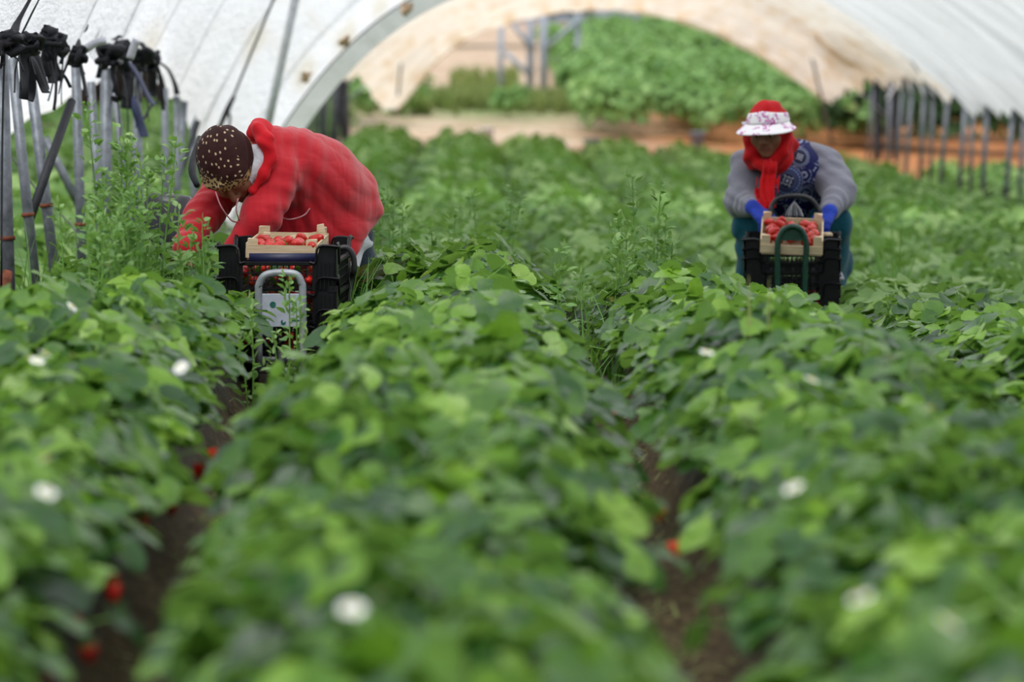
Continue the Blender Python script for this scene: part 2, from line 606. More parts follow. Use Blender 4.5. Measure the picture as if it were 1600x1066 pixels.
def bush(rng, R=.6, H=1.0, n_leaf=700, L=.11, lod=2, seeds=9):
    """dense leafy bush of lobes"""
    T, FQ = leaflet_grid(*((5, 3, False), (4, 3, False), (3, 3, False))[lod])
    lobes = [(np.array([0, 0, H * .5]), R * .75)] + [(np.array([rng.uniform(-.6, .6) * R, rng.uniform(-.6, .6) * R, rng.uniform(.35, .8) * H]), R * rng.uniform(.35, .55)) for _ in range(seeds)]
    Vs, Fs, Ts = [], [], []
    n = 0
    for k in range(n_leaf):
        c, r = lobes[rng.integers(len(lobes))]
        d = rng.normal(0, 1, 3); d /= np.linalg.norm(d)
        if d[2] < -.3: d[2] *= -1
        p = c + d * r * rng.uniform(.8, 1.05) * np.array([1, 1, H / R * .55])
        if p[2] < .02: p[2] = rng.uniform(.02, .2)
        nn = d + np.array([0, 0, .6]) + rng.normal(0, .35, 3)
        dv = rng.normal(0, 1, 3) + np.array([0, 0, -.3]); dv -= nn * (dv @ nn) / (nn @ nn)
        W = (T * L * rng.uniform(.7, 1.3)) @ basis(dv, nn).T + p
        Vs.append(W); Fs.append(FQ + n); n += len(W)
        Ts.append(np.full(len(W), np.clip(rng.normal(.5, .2), 0, 1)))
    return np.concatenate(Vs), np.concatenate(Fs), np.concatenate(Ts), np.zeros(n_leaf * len(FQ), int)


def veg_mesh(name, data, mats):
    V, F, T, Mi = data
    return mesh_np(name, V, [F], mats, Mi, True, T)


def merge_many(protos, places):
    """places: list of (proto index, loc, rz, scale, tint shift)"""
    Vs, Fs, Ts, Ms = [], [], [], []
    n = 0
    for (i, loc, rz, sc, dt) in places:
        V, F, T, Mi = protos[i]
        Vs.append((V * sc) @ rotz(rz).T + np.asarray(loc)); Fs.append(F + n); Ts.append(np.clip(T + dt, 0, 1)); Ms.append(Mi)
        n += len(V)
    return np.concatenate(Vs), np.concatenate(Fs), np.concatenate(Ts), np.concatenate(Ms)


# ------------------------------------------------------------------ ground
def build_ground():
    xs = np.concatenate([np.arange(-60, -10, 2.5), np.arange(-10, -2.6, .15), np.arange(-2.6, 6.6, .035), np.arange(6.6, 15, .15), np.arange(15, 70, 2.5)])
    ds = np.concatenate([np.arange(1.5, 24, .12), np.arange(24, 54, .3), np.arange(54, 170, 1.0)])
    X, D = np.meshgrid(xs, ds)
    Z = soil_z(X, D)
    nz = .012 * np.sin(X * 23 + 3 * np.sin(D * 7)) * np.sin(D * 19 + X * 5) + .008 * np.sin(X * 61) * np.sin(D * 47)
    Z = Z + nz
    # a low bank of piled soil behind the field
    Z += .22 * np.exp(-((D - 56.5) / 1.2) ** 2) * (.6 + .4 * np.sin(X * 1.7)) * np.clip((X - 1) / 2, 0, 1)
    V = np.stack([X, D, Z], -1).reshape(-1, 3)
    nr, nc = X.shape
    i = np.arange(nr - 1)[:, None] * nc; j = np.arange(nc - 1)[None]
    F = np.stack([i + j, i + j + 1, i + nc + j + 1, i + nc + j], -1).reshape(-1, 4)
    u = bed_u(X, D)
    bed = np.clip((u - .16) / .05, 0, 1)
    far = np.clip((D - FIELD_END) / .8, 0, 1)
    g = np.zeros_like(X)
    # grassy patches on the open ground and beyond the tunnels
    g += 1.1 * np.exp(-((D - 70) / 5) ** 2 - ((X - .3) / 2.2) ** 2)
    g += 1.2 * (X < -3.2) * np.clip((-2.6 - X), 0, 1) + .9 * np.clip((X - 14) / 2, 0, 1)
    g += .9 * np.clip((D - 76) / 6, 0, 1) * np.clip((X + 3.5) * -1, 0, 1)
    g = np.clip(g, 0, 1.2)
    side = ((X < -2.4) & (D > 50)) | (X < -9.5) | (X > 14)
    far = np.maximum(far, side * 1.0)
    me = mesh_np('ground', V, [F], [M['ground']], None, True, None, {'bed': bed.ravel(), 'far': far.ravel(), 'green': g.ravel()})
    o = link('ground', me)
    tag(o, 'bare soil field shaped into raised beds with sandy and orange earth beyond', None, None, 'structure')


build_ground()

# ------------------------------------------------------------------ strawberry plants
BEDS = [FUR0 + PITCH * (k + .5) for k in range(-1, 6)]          # centres inside the tunnel
LEGX_L, LEGX_R = -1.77, 5.86
near_protos = [strawberry(np.random.default_rng(100 + i), nl=52 + (i % 3) * 5, R=.25 + .012 * (i % 3), H=.23 + .02 * (i % 4), L=.062, lod=0) for i in range(9)]
near_meshes = [veg_mesh('strawberry_plant', p, [M['leaf'], M['petiole']]) for p in near_protos]
spots = []
for bi, bc in enumerate(BEDS):
    D = 3.0
    k = 0
    while D < 50.5:
        for s in (-1, 1):
            d = D + (.14 if s > 0 else 0) + random.uniform(-.04, .04)
            x = float(row_x(bc + s * .135 + random.uniform(-.03, .03), d))
            spots.append((d, x, bi, s))
        D += .27
        k += 1
spots = [s for s in spots if -60 - 1100 / s[0] < pix((s[1], s[0], terr(s[1], s[0]) + .45))[0] < 1660 + 1100 / s[0]]
spots.sort()
# in view order of size: the nearest 300 stand alone
vis = [s for s in spots if pix((s[1], s[0], terr(s[1], s[0]) + .42))[1] < 1080 + 900 / s[0]]
near, rest = vis[:290], vis[290:]
print('plants', len(near), len(rest), 'near end', near[-1][0])

BEDNAME = {0: 'left', 1: 'central', 2: 'middle right', 3: 'right', 4: 'far right', 5: 'far right', 6: 'far right'}


def zone_label(bi, d):
    bed = {0: 'the leftmost bed', 1: 'the central bed between both furrows', 2: 'the bed left of the second picker', 3: 'the bed right of the second picker'}.get(bi, 'the outer beds at the right edge')
    z = 'blurred strawberry plant at the front of ' if d < 7 else ('leafy strawberry plant halfway along ' if d < 10.5 else ('sharp strawberry plant near the pickers in ' if d < 14.5 else 'strawberry plant behind the nearest picker in '))
    return z + bed


plants = []
for (d, x, bi, s) in near:
    i = random.randrange(len(near_meshes))
    o = link('strawberry_plant', near_meshes[i])
    sc = random.uniform(.92, 1.12)
    if 9.3 < d < 13.3 and abs(x - FUR0) < .42:      # kept short where the carts pass
        sc *= .82 if x > FUR0 else .93; x += .03 * (1 if x > FUR0 else -1)
    o.location = (x, d, soil_z(x, d) - .01)
    sc *= float(np.interp(d, [4, 10], [.88, 1.0]))
    o.scale = (sc, sc, sc * random.uniform(.82, 1.04))
    o.rotation_euler = (random.uniform(-.08, .08), random.uniform(-.08, .08), random.uniform(0, 6.28))
    lab = zone_label(bi, d)
    tag(o, lab, 'strawberry plant', lab.replace('strawberry plant', 'strawberry plants'))
    plants.append(o)

# blossoms and hanging fruit belong to their plants
fl = MB()
for k in range(5):
    a = k * 2 * PI / 5
    pts = []
    Tt, Ff = leaflet_grid(5, 5, False)
    W = (Tt * np.array([1.35, 1, .6]) * .0135)
    fl.add(W @ rotz(a).T + rotz(a) @ np.array([0, .002, .001]), [Ff], 0)
fl.lathe([(.0, -.001), (.004, .0), (.0042, .003), (.002, .005), (.0001, .0052)], 10, mi=1)
fl.tube([(0, 0, 0), (.004, 0, -.04), (.0, .01, -.11)], .0012, 4, mi=2)
flower_me = fl.mesh('flower', [M['petal'], M['pollen'], M['petiole']])


def berry_mb(L=.036, W=.015):
    b = MB()
    prof = [(.0005, -L), (W * .35, -L * .93), (W * .72, -L * .68), (W * .97, -L * .36), (W, -L * .2), (W * .85, -L * .06), (W * .4, 0), (.0005, .001)]
    b.lathe(prof, 14)
    return b


def calyx_mb(W=.015):
    c = MB()
    Tt, Ff = leaflet_grid(4, 3, False)
    for k in range(8):
        B = rotz(k * PI / 4 + .2)
        c.add((Tt * np.array([.7, 1, .8]) * W * 1.05 @ rotx(-.15).T) @ B.T + np.array([0, 0, .0015]), [Ff], 0, .55)
    c.tube([(0, 0, 0), (.002, 0, .01), (.006, 0, .02)], .0011, 4, mi=0)
    return c


berry_me = berry_mb().mesh('strawberry', [M['berry']])
calyx_me = calyx_mb().mesh('calyx', [M['leaf']])
unripe_me = berry_mb(.026, .011).mesh('unripe_berry', [M['unripe']])


def parent_at(child, plant, p, rot=(0, 0, 0), sc=1.0):
    child.parent = plant
    inv = Matrix.LocRotScale(plant.location, plant.rotation_euler, plant.scale).inverted()
    child.matrix_basis = inv @ Matrix.LocRotScale(Vector(p), __import__('mathutils').Euler(rot), Vector((sc, sc, sc)))


def on_canopy(px, py, h):
    """follow the line of sight until it is h above the soil"""
    lo = 3.2
    for D in np.arange(3.2, 30, .02):
        p = at(px, py, D)
        if p[2] < terr(p[0], D) + h:
            return p
    return None


def nearest_plant(p):
    return min(plants, key=lambda q: (q.location[0] - p[0]) ** 2 + (q.location[1] - p[1]) ** 2)


for (px, py) in [(112, 480), (70, 553), (58, 564), (47, 562), (112, 557), (242, 512), (283, 575), (188, 593), (72, 718), (376, 733), (72, 770), (114, 749), (956, 470), (1104, 551), (1167, 662), (1268, 594), (1240, 763), (590, 933), (550, 952), (1345, 935), (1480, 975), (797, 405), (545, 610), (1392, 560), (168, 416), (1455, 640)]:
    p = on_canopy(px, py, .535)
    if p is None: continue
    q = nearest_plant(p)
    c = bpy.data.objects.new('flower', flower_me); COL.objects.link(c)
    c['label'] = 'small white blossom with a yellow centre'
    parent_at(c, q, p, (random.uniform(.2, .9), random.uniform(-.4, .4), random.uniform(0, 6)), 1.05)
for (px, py, ripe) in [(268, 781, 1), (220, 806, 1), (168, 837, 1), (187, 827, 1), (173, 896, 1), (177, 912, 1), (136, 1005, 1), (74, 1030, 1), (288, 755, 1), (314, 724, 1), (223, 788, 0), (197, 832, 0), (262, 768, 0), (152, 800, 1), (205, 870, 1), (110, 960, 1), (330, 700, 1),
                       (1033, 791, 1), (1052, 846, 1), (942, 630, 1), (955, 643, 1), (905, 560, 1), (1004, 770, 0)]:
    p = on_canopy(px, py, .26)
    q = nearest_plant(p)
    c = bpy.data.objects.new('fruit', berry_me if ripe else unripe_me); COL.objects.link(c)
    c['label'] = 'ripe red strawberry hanging below the leaves' if ripe else 'pale unripe strawberry'
    parent_at(c, q, p, (random.uniform(-.3, .3), random.uniform(-.3, .3), 0), 1.0)
    k = bpy.data.objects.new('calyx', calyx_me); COL.objects.link(k); k.parent = c

# the rest of the crop, away from the camera: one mass
rng = np.random.default_rng(5)
mid = [strawberry(np.random.default_rng(200 + i), nl=26, R=.25, H=.25, L=.074, lod=1, stems=False) for i in range(5)]
lowp = [strawberry(np.random.default_rng(300 + i), nl=20, R=.26, H=.28, L=.09, lod=2, stems=False) for i in range(5)]
weedlow = [weed(np.random.default_rng(400 + i), h=.36, nst=3, spread=.2, L=.075, lod=1, spikes=False) for i in range(4)]
prot = mid + lowp
pl = []
for (d, x, bi, s) in rest:
    hs = 1 + .10 * max(0, min(1, (d - 22) / 8))
    if d < 21:
        pl.append((rng.integers(5), (x, d, soil_z(x, d)), rng.uniform(0, 6.28), rng.uniform(.95, 1.15), rng.normal(0, .06)))
    else:
        pl.append((5 + rng.integers(5), (x, d, soil_z(x, d)), rng.uniform(0, 6.28), rng.uniform(.9, 1.15) * hs, rng.normal(0, .08)))
V, F, T_, Mi = merge_many(prot, pl)
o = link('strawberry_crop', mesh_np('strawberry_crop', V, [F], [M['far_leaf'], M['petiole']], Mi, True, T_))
tag(o, 'mass of strawberry plants filling the beds from the pickers to the far tunnel end', 'strawberry crop', None, 'stuff')

# weeds that have grown through the far rows
pl = []
for k in range(900):
    d = rng.uniform(19, 50); x = rng.uniform(-1.6, 5.8)
    pl.append((rng.integers(4), (x, d, soil_z(x, d) + .03), rng.uniform(0, 6), rng.uniform(.7, 1.15), rng.normal(.1, .15)))
V, F, T_, Mi = merge_many(weedlow, pl)
o = link('weeds', mesh_np('weeds', V, [F], [M['weed'], M['petiole']], Mi, True, T_))
tag(o, 'light green feathery weeds growing through the far strawberry rows', 'weeds', None, 'stuff')

# crops in the neighbouring tunnels
pl = []
for side in (0, 1):
    for k in range(1700 if side == 0 else 700):
        if side == 0:
            d = 15 + 55 * rng.random() ** 1.1; row = rng.integers(0, 9); x = -2.35 - row * 1.05 + rng.normal(0, .14)
        else:
            d = rng.uniform(33, 55); row = rng.integers(0, 6); x = 6.7 + row * 1.05 + rng.normal(0, .14)
        px = pix((x, d, 0))[0]
        if not -80 < px < 1680: continue
        pl.append((5 + rng.integers(5), (x, d, soil_z(x, d) if d < 50 else terr(x, d)), rng.uniform(0, 6), rng.uniform(1.0, 1.35), rng.normal(.10, .1)))
V, F, T_, Mi = merge_many(prot, pl)
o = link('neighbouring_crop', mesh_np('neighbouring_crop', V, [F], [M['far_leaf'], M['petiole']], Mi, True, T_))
tag(o, 'bright green crop rows seen between the tunnel posts at either side', 'strawberry crop', None, 'stuff')

# dry straw and fallen leaf bits lying in the furrows
Vs, Fs, Ts = [], [], []
n = 0
for k in range(5200):
    d = 3.6 + 14 * rng.random(); fc = FUR0 + PITCH * rng.integers(0, 3)
    x = float(row_x(fc + rng.normal(0, .075), d)); z = float(soil_z(x, d)) + rng.uniform(.004, .02)
    a = rng.uniform(0, PI); L = rng.uniform(.02, .07); w_ = rng.uniform(.0015, .006)
    dv = np.array([math.cos(a), math.sin(a), rng.uniform(-.15, .3)]) * L / 2; sv = np.array([-math.sin(a), math.cos(a), 0]) * w_
    c = np.array([x, d, z])
    Vs.append(np.array([c - dv - sv, c - dv + sv, c + dv + sv * .3, c + dv - sv * .3])); Fs.append(np.array([[0, 1, 2, 3]]) + n); n += 4
    Ts.append(np.full(4, rng.uniform(.3, 1)))
o = link('straw_litter', mesh_np('straw_litter', np.concatenate(Vs), [np.concatenate(Fs)], [M['drygrass']], None, False, np.concatenate(Ts)))
tag(o, 'dry straw and leaf scraps scattered along the furrow floors', 'litter', None, 'stuff')

# ------------------------------------------------------------------ individual weeds and grasses near the pickers
WEED = [
    # px, py(top), D, height, stems, spread, label
    (185, 165, 12.3, .82, 6, .12, 'tallest grey-green goosefoot weed standing before the left tunnel posts'),
    (228, 215, 12.5, .68, 6, .14, 'bushy grey-green weed just right of the tallest weed by the posts'),
    (140, 268, 12.0, .56, 6, .14, 'shorter weed left of the tallest weed by the posts'),
    (165, 330, 11.4, .45, 7, .18, 'low spreading weed in front of the tallest weed by the posts'),
    (305, 345, 12.4, .38, 3, .10, 'slender weed beside the first picker\'s outstretched sleeve'),
    (448, 432, 12.35, .30, 1, .02, 'single upright weed stem in front of the grey cart plate'),
    (395, 468, 11.9, .30, 2, .06, 'pale weed at the left of the grey cart frame'),
    (300, 455, 10.6, .32, 3, .08, 'soft blurred weed below the first picker\'s red sleeve'),
    (455, 470, 12.1, .20, 3, .08, 'small leafy weed under the grey cart plate'),
    (592, 292, 15.2, .62, 3, .10, 'wispy weed just right of the first picker\'s red tunic'),
    (628, 290, 15.8, .60, 3, .12, 'feathery weed standing behind the central bed near the red tunic'),
    (775, 285, 16.6, .62, 4, .14, 'branching weed in the middle of the field between both pickers'),
    (690, 330, 15.5, .45, 3, .14, 'low weed midway between the red tunic and the centre of the field'),
    (1003, 275, 14.4, .62, 4, .12, 'tall pale weed left of the second picker'),
    (985, 330, 13.9, .50, 4, .14, 'leafy weed at the foot of the tall pale weed left of the second picker'),
    (878, 385, 12.9, .26, 2, .05, 'weed with a pale seed spike beside the cleared middle furrow'),
    (940, 375, 13.2, .36, 3, .10, 'thin weed between the furrow and the tall pale weed'),
    (205, 290, 12.1, .60, 6, .16, 'thick grey-green weed between the tallest weed and the bushy weed by the posts'),
    (262, 330, 12.6, .45, 5, .14, 'leafy weed at the right of the weed clump, before the black sack'),
    (1035, 345, 14.3, .40, 3, .12, 'small weed right of the tall pale weed near the second picker'),
]
for i, (px, py, D, h, ns, sp, lab) in enumerate(WEED):
    p = at(px, py, D)
    base = soil_z(p[0], D)
    h = max(h * .6, p[2] - base)
    me = veg_mesh('weed', weed(np.random.default_rng(500 + i), h=h, nst=ns, spread=sp, L=.046 if h > .4 else .032), [M['weed'], M['petiole']])
    o = link('weed', me, None, (p[0], D, base))
    tag(o, lab, 'weed')
GR = [
    (100, 400, 13.2, .40, .3, 'grass tuft at the foot of the leftmost tunnel posts'),
    (905, 395, 12.8, .30, .9, 'arching grass tuft beside the cleared middle furrow'),
    (955, 395, 13.0, .34, .9, 'grass tuft right of the cleared middle furrow'),
    (1310, 440, 13.3, .22, .9, 'spiky grass tuft below the second picker\'s crates'),
    (1190, 405, 9.6, .40, .15, 'blurred brownish seed head in front of the second picker\'s crates'),
    (545, 385, 13.2, .33, .5, 'grass blades beside the black handle of the first crate stack'),
    (1395, 320, 18.5, .5, .6, 'long grass right of the second picker'),
    (50, 300, 15.5, .45, .6, 'tall grass blades between the leftmost posts'),
]
for i, (px, py, D, h, sp, lab) in enumerate(GR):
    p = at(px, py, D)
    base = soil_z(p[0], D)
    hh = min(max(h, p[2] - base), h * 1.3)
    dry = 'brownish' in lab
    o = link('dry_seed_head' if dry else 'grass_tuft', veg_mesh('grass_tuft', grass_clump(np.random.default_rng(600 + i), nb=8 if dry else 26, h=hh, spread=sp, tint=(.8, 1) if dry else (.2, .75)), [M['drygrass' if dry else 'grass']]), None, (p[0], D, base))
    tag(o, lab, 'grass')

# ------------------------------------------------------------------ open ground beyond the tunnel: bushes, grass, dark trees
bprot = [veg_mesh('crop_bush', bush(np.random.default_rng(700 + i), R=.62, H=.95, n_leaf=620, L=.13), [M['bush']]) for i in range(4)]
nb = 0
for row in range(8):
    X0 = 2.35 + row * 1.32
    D = 60.5 + (row % 2) * .6
    while D < 104:
        x = X0 + random.uniform(-.1, .1)
        px = pix((x, D, terr(x, D) + .5))[0]
        if 880 < px < 1420 and not (row == 0 and D > 92):
            o = link('crop_bush', bprot[random.randrange(4)])
            o.location = (x, D, terr(x, D) - .03)
            s = random.uniform(.92, 1.15)
            o.scale = (s, s, s * 1.08); o.rotation_euler = (0, 0, random.uniform(0, 6.28))
            tag(o, f'round green bush in {["the first", "the second", "the third", "the fourth", "the fifth", "the sixth", "the seventh", "the eighth"][row]} bush row from the sandy track, beyond the tunnel', 'bush', f'bushes of the {["first", "second", "third", "fourth", "fifth", "sixth", "seventh", "eighth"][row]} row beyond the tunnel')
            nb += 1
        D += 1.25
print('bushes', nb)
gcl = [grass_clump(np.random.default_rng(800 + i), nb=26, h=.42, w=.02, spread=.7, tint=(.0, 1)) for i in range(4)]
pl = []
for k in range(620):
    if k < 420:
        d = rng.normal(70.5, 1.2); x = rng.uniform(-.9, 2.2)
    elif k < 500:
        d = rng.uniform(66, 72); x = rng.uniform(-1.9, -.7)
    else:
        d = rng.uniform(74, 84); x = rng.uniform(-.4, 1.0)
    pl.append((rng.integers(4), (x, d, terr(x, d)), rng.uniform(0, 6), rng.uniform(.5, 1.1), 0))
V, F, T_, Mi = merge_many(gcl, pl)
o = link('dry_grass', mesh_np('dry_grass', V, [F], [M['drygrass']], Mi, True, T_))
tag(o, 'yellowish rough grass on the open ground beyond the tunnel', 'grass', None, 'stuff')
tprot = [veg_mesh('dark_tree', bush(np.random.default_rng(900 + i), R=1.7, H=3.6, n_leaf=1500, L=.30), [M['tree']]) for i in range(3)]
for i in range(15):
    x = -22 + i * 2.7
    d = 112 + random.uniform(-2, 2)
    o = link('dark_tree', tprot[i % 3], None, (x, d, terr(x, d) - .2))
    o.rotation_euler = (0, 0, i)
    tag(o, 'dark grey-green tree in the hazy tree line at the top of the hill', 'tree', 'dark trees on the hill')
sprot = [veg_mesh('shrub', bush(np.random.default_rng(950 + i), R=.55, H=.8, n_leaf=420, L=.12), [M['bush']]) for i in range(2)]
for i, (px, py, d, s, lab) in enumerate([(590, 165, 62, 1.2, 'rounded green shrub just right of the dark posts at the far left of the opening'), (640, 160, 66, .9, 'small shrub at the left of the sandy track beyond the tunnel'), (560, 150, 64, 1.3, 'green shrub partly behind the dark far posts'), (800, 165, 66, .7, 'small dark shrub among the dry grass beyond the tunnel')]):
    p = at(px, py, d)
    o = link('shrub', sprot[i % 2], None, (p[0], d, terr(p[0], d)))
    o.scale = (s, s, s)
    tag(o, lab, 'shrub')
# extra materials for the tunnel
M['midsteel'] = plain('mid_steel', (.66, .68, .71, 1), .6, .3, .0, var=.1)
M['darksteel'] = plain('dark_steel', (.075, .08, .09, 1), .6, .4, var=.3)
M['lightsteel'] = plain('light_steel', (.62, .62, .68, 1), .35, .5, .3, var=.08)
M['bluesteel'] = plain('blue_grey_steel', (.34, .37, .44, 1), .6, .3, var=.1)
M['bluebucket'] = plain('blue_grey_plastic', (.22, .27, .38, 1), .5, .4)
M['bag'] = plain('black_bag', (.012, .012, .016, 1), .28, .6, bump=.4, bscale=14)
netb_mat = plain('black_netting', (.035, .036, .045, 1), .9, .1, var=.3, scale=8)
_ds = leaf_material('shaded_shrub_leaf', [(0, (.015, .04, .015, 1)), (.6, (.03, .075, .03, 1)), (1, (.06, .12, .045, 1))], rough=.7, spec=.2)  # bush green darkened to stand in for shade
dshrub = [veg_mesh('shaded_shrub', bush(np.random.default_rng(980 + i), R=.55, H=.8, n_leaf=420, L=.12), [_ds]) for i in range(2)]

# ------------------------------------------------------------------ tunnel roofs
def smoothn(X, D, seed, fs):
    r = np.random.default_rng(seed)
    z = 0
    for f, a in fs:
        for _ in range(3):
            th = r.uniform(0, PI); ph = r.uniform(0, 6.28); ph2 = r.uniform(0, 6.28)
            u = X * math.cos(th) + D * math.sin(th)
            v = -X * math.sin(th) + D * math.cos(th)
            z = z + a / 3 * np.sin(f * u + ph + 1.3 * np.sin(f * .6 * v + ph2))
    return z


def grid_mesh(name, X, Y, Z, mats, extra=None, midx=None):
    nr, nc = X.shape
    i = np.arange(nr - 1)[:, None] * nc; j = np.arange(nc - 1)[None]
    F = np.stack([i + j, i + j + 1, i + nc + j + 1, i + nc + j], -1).reshape(-1, 4)
    return mesh_np(name, np.stack([X, Y, Z], -1).reshape(-1, 3), [F], mats, midx, True, None, extra)


XC = 2.05
KQ = .122
_zd = np.array([10, 19, 21, 22.8, 24.5, 26.2, 28.5])
_zt = np.array([3.17, 3.17, 3.12, 2.98, 2.78, 2.48, 1.87])


def roof_front(X, D):
    zt = np.interp(D, _zd, _zt)
    return zt - .0094 * (X - XC) ** 4


def build_front():
    D = np.concatenate([np.arange(12.2, 28.3, .08), [28.5]])
    X = np.linspace(LEGX_L - .02, LEGX_R + .02, 190)
    XX, DD = np.meshgrid(X, D)
    Z = roof_front(XX, DD)
    wr = smoothn(XX, DD, 3, [(2.2, .035), (5, .02), (11, .010), (23, .004)])
    # the film sags a little between the hoops
    sag = -.035 * np.sin(PI * ((DD - 12.2) % 2.05) / 2.05) ** 2
    edge = np.clip((28.5 - DD) / .5, 0, 1)
    Z = Z + (wr + sag) * edge
    # scalloped lower edge
    u = np.clip((XX - LEGX_L) / .25, 0, 1)
    Z += (1 - u) * .05 * np.sin(DD * 5.1 + np.sin(DD * 2)) * edge
    dirt = np.zeros_like(Z)
    for (px, py, d) in [(540, 68, 28.3), (475, 125, 28.3), (635, 20, 28.3), (395, 78, 24.9), (230, 78, 20.6), (590, 40, 28.3)]:
        p = at(px, py, d)
        for dd in np.arange(14, 28.5, .05):
            q = at(px, py, dd)
            if q[2] > roof_front(q[0], dd):
                p = q
                break
        r2 = ((XX - p[0] - .02) / .07) ** 2 + ((DD - p[1] + .2) / .45) ** 2
        dirt += 1.6 * np.exp(-r2)
    def rp(px, py):
        for dd in np.arange(14, 28.5, .05):
            q = at(px, py, dd)
            if q[2] > roof_front(q[0], dd):
                return q[:2]
        return at(px, py, 28.3)[:2]
    for (a, b, st) in (((538, 66), (432, -2), .5), ((475, 124), (330, 36), .45), ((540, 60), (548, 18), .5), ((478, 118), (470, 70), .3), ((634, 16), (600, -6), .4)):
        A_, B_ = np.array(rp(*a)), np.array(rp(*b)); ab = B_ - A_
        tt = np.clip(((XX - A_[0]) * ab[0] * 9 + (DD - A_[1]) * ab[1]) / (ab[0] ** 2 * 9 + ab[1] ** 2), 0, 1)
        d2 = ((XX - A_[0] - tt * ab[0]) * 3) ** 2 + (DD - A_[1] - tt * ab[1]) ** 2
        dirt += st * np.exp(-d2 / .10 ** 2) * (1 - .5 * tt)
    dirt += .45 * (1 - np.clip((XX - LEGX_L) / .22, 0, 1)) * np.clip((DD - 21) / 2, 0, 1)
    me = grid_mesh('tunnel_roof', XX, DD, Z, [M['sheet']], {'dirt': dirt.ravel()})
    root = link('tunnel_roof', me)
    tag(root, 'white translucent plastic roof of the near tunnel, sloping down to the left posts', 'plastic roof')
    # folded hem along the end arch, hanging a little below the film
    Xh = np.linspace(LEGX_L - .02, LEGX_R, 220)
    h = np.array([0, .12, .5, .9, 1.0])
    sl = np.arctan(-4 * .0094 * (Xh - XC) ** 3)
    nx, nz = np.sin(sl), -np.cos(sl)
    w = .145
    H, _ = np.meshgrid(h, Xh)
    H = H.T; Xb = np.tile(Xh, (5, 1)); SX = np.tile(nx, (5, 1)); SZ = np.tile(nz, (5, 1))
    zz = roof_front(Xb, 28.5)
    wob = .012 * np.sin(Xb * 31 + 2 * np.sin(Xb * 9)) * H
    me = grid_mesh('hem', Xb + SX * H * w, 28.5 + .03 * H + wob, zz + SZ * H * w, [M['hem']], {'dirt': (H * .25).ravel()})
    link('hem', me, root)
    mb = MB()
    mb.tube([(x, 28.47, roof_front(x, 28.5) - .004) for x in np.linspace(LEGX_L, LEGX_R, 90)], .007, 6)
    mb.build('hem_cord', M['rope'], root)
    # ties where the film is roped to the end arch
    for (px, py) in [(540, 66), (477, 124), (636, 18)]:
        p = at(px, py, 27.9)
        for dd in np.arange(20, 28.5, .05):
            q = at(px, py, dd)
            if q[2] > roof_front(q[0], dd):
                p = at(px, py, dd - .14); break
        m = MB()
        r = random.Random(px)
        for k in range(5):
            a = p + np.array([r.uniform(-.03, .03), r.uniform(-.04, .02), r.uniform(-.02, .03)])
            b = p + np.array([r.uniform(-.09, .09), r.uniform(-.2, 0), r.uniform(-.02, .06)])
            m.tube([a, (a + b) / 2 + np.array([0, 0, .02]), b], [.024, .018, .007], 6)
        m.build('tie_knot', plain_knot, root)


plain_knot = plain('brown_knot', (.62, .44, .29, 1), .8, .2, var=.3)
build_front()

_fd = np.array([31.5, 36, 48, 52, 55, 57.5])
_ft = np.array([2.42, 2.42, 2.34, 2.15, 1.88, 1.70])


def roof_back(X, D):
    zt = np.interp(D, _fd, _ft)
    tl = -.05 * np.clip((57 - D) / 8, 0, 1)
    k = KQ - .004
    drop = .45 * np.clip((-.15 - X) / .95, 0, 1) ** 1.3 * np.clip((D - 52) / 4, 0, 1)
    return zt - k * (X - np.where(D > 52, 1.9, XC)) ** 2 + tl * (X - XC) - drop


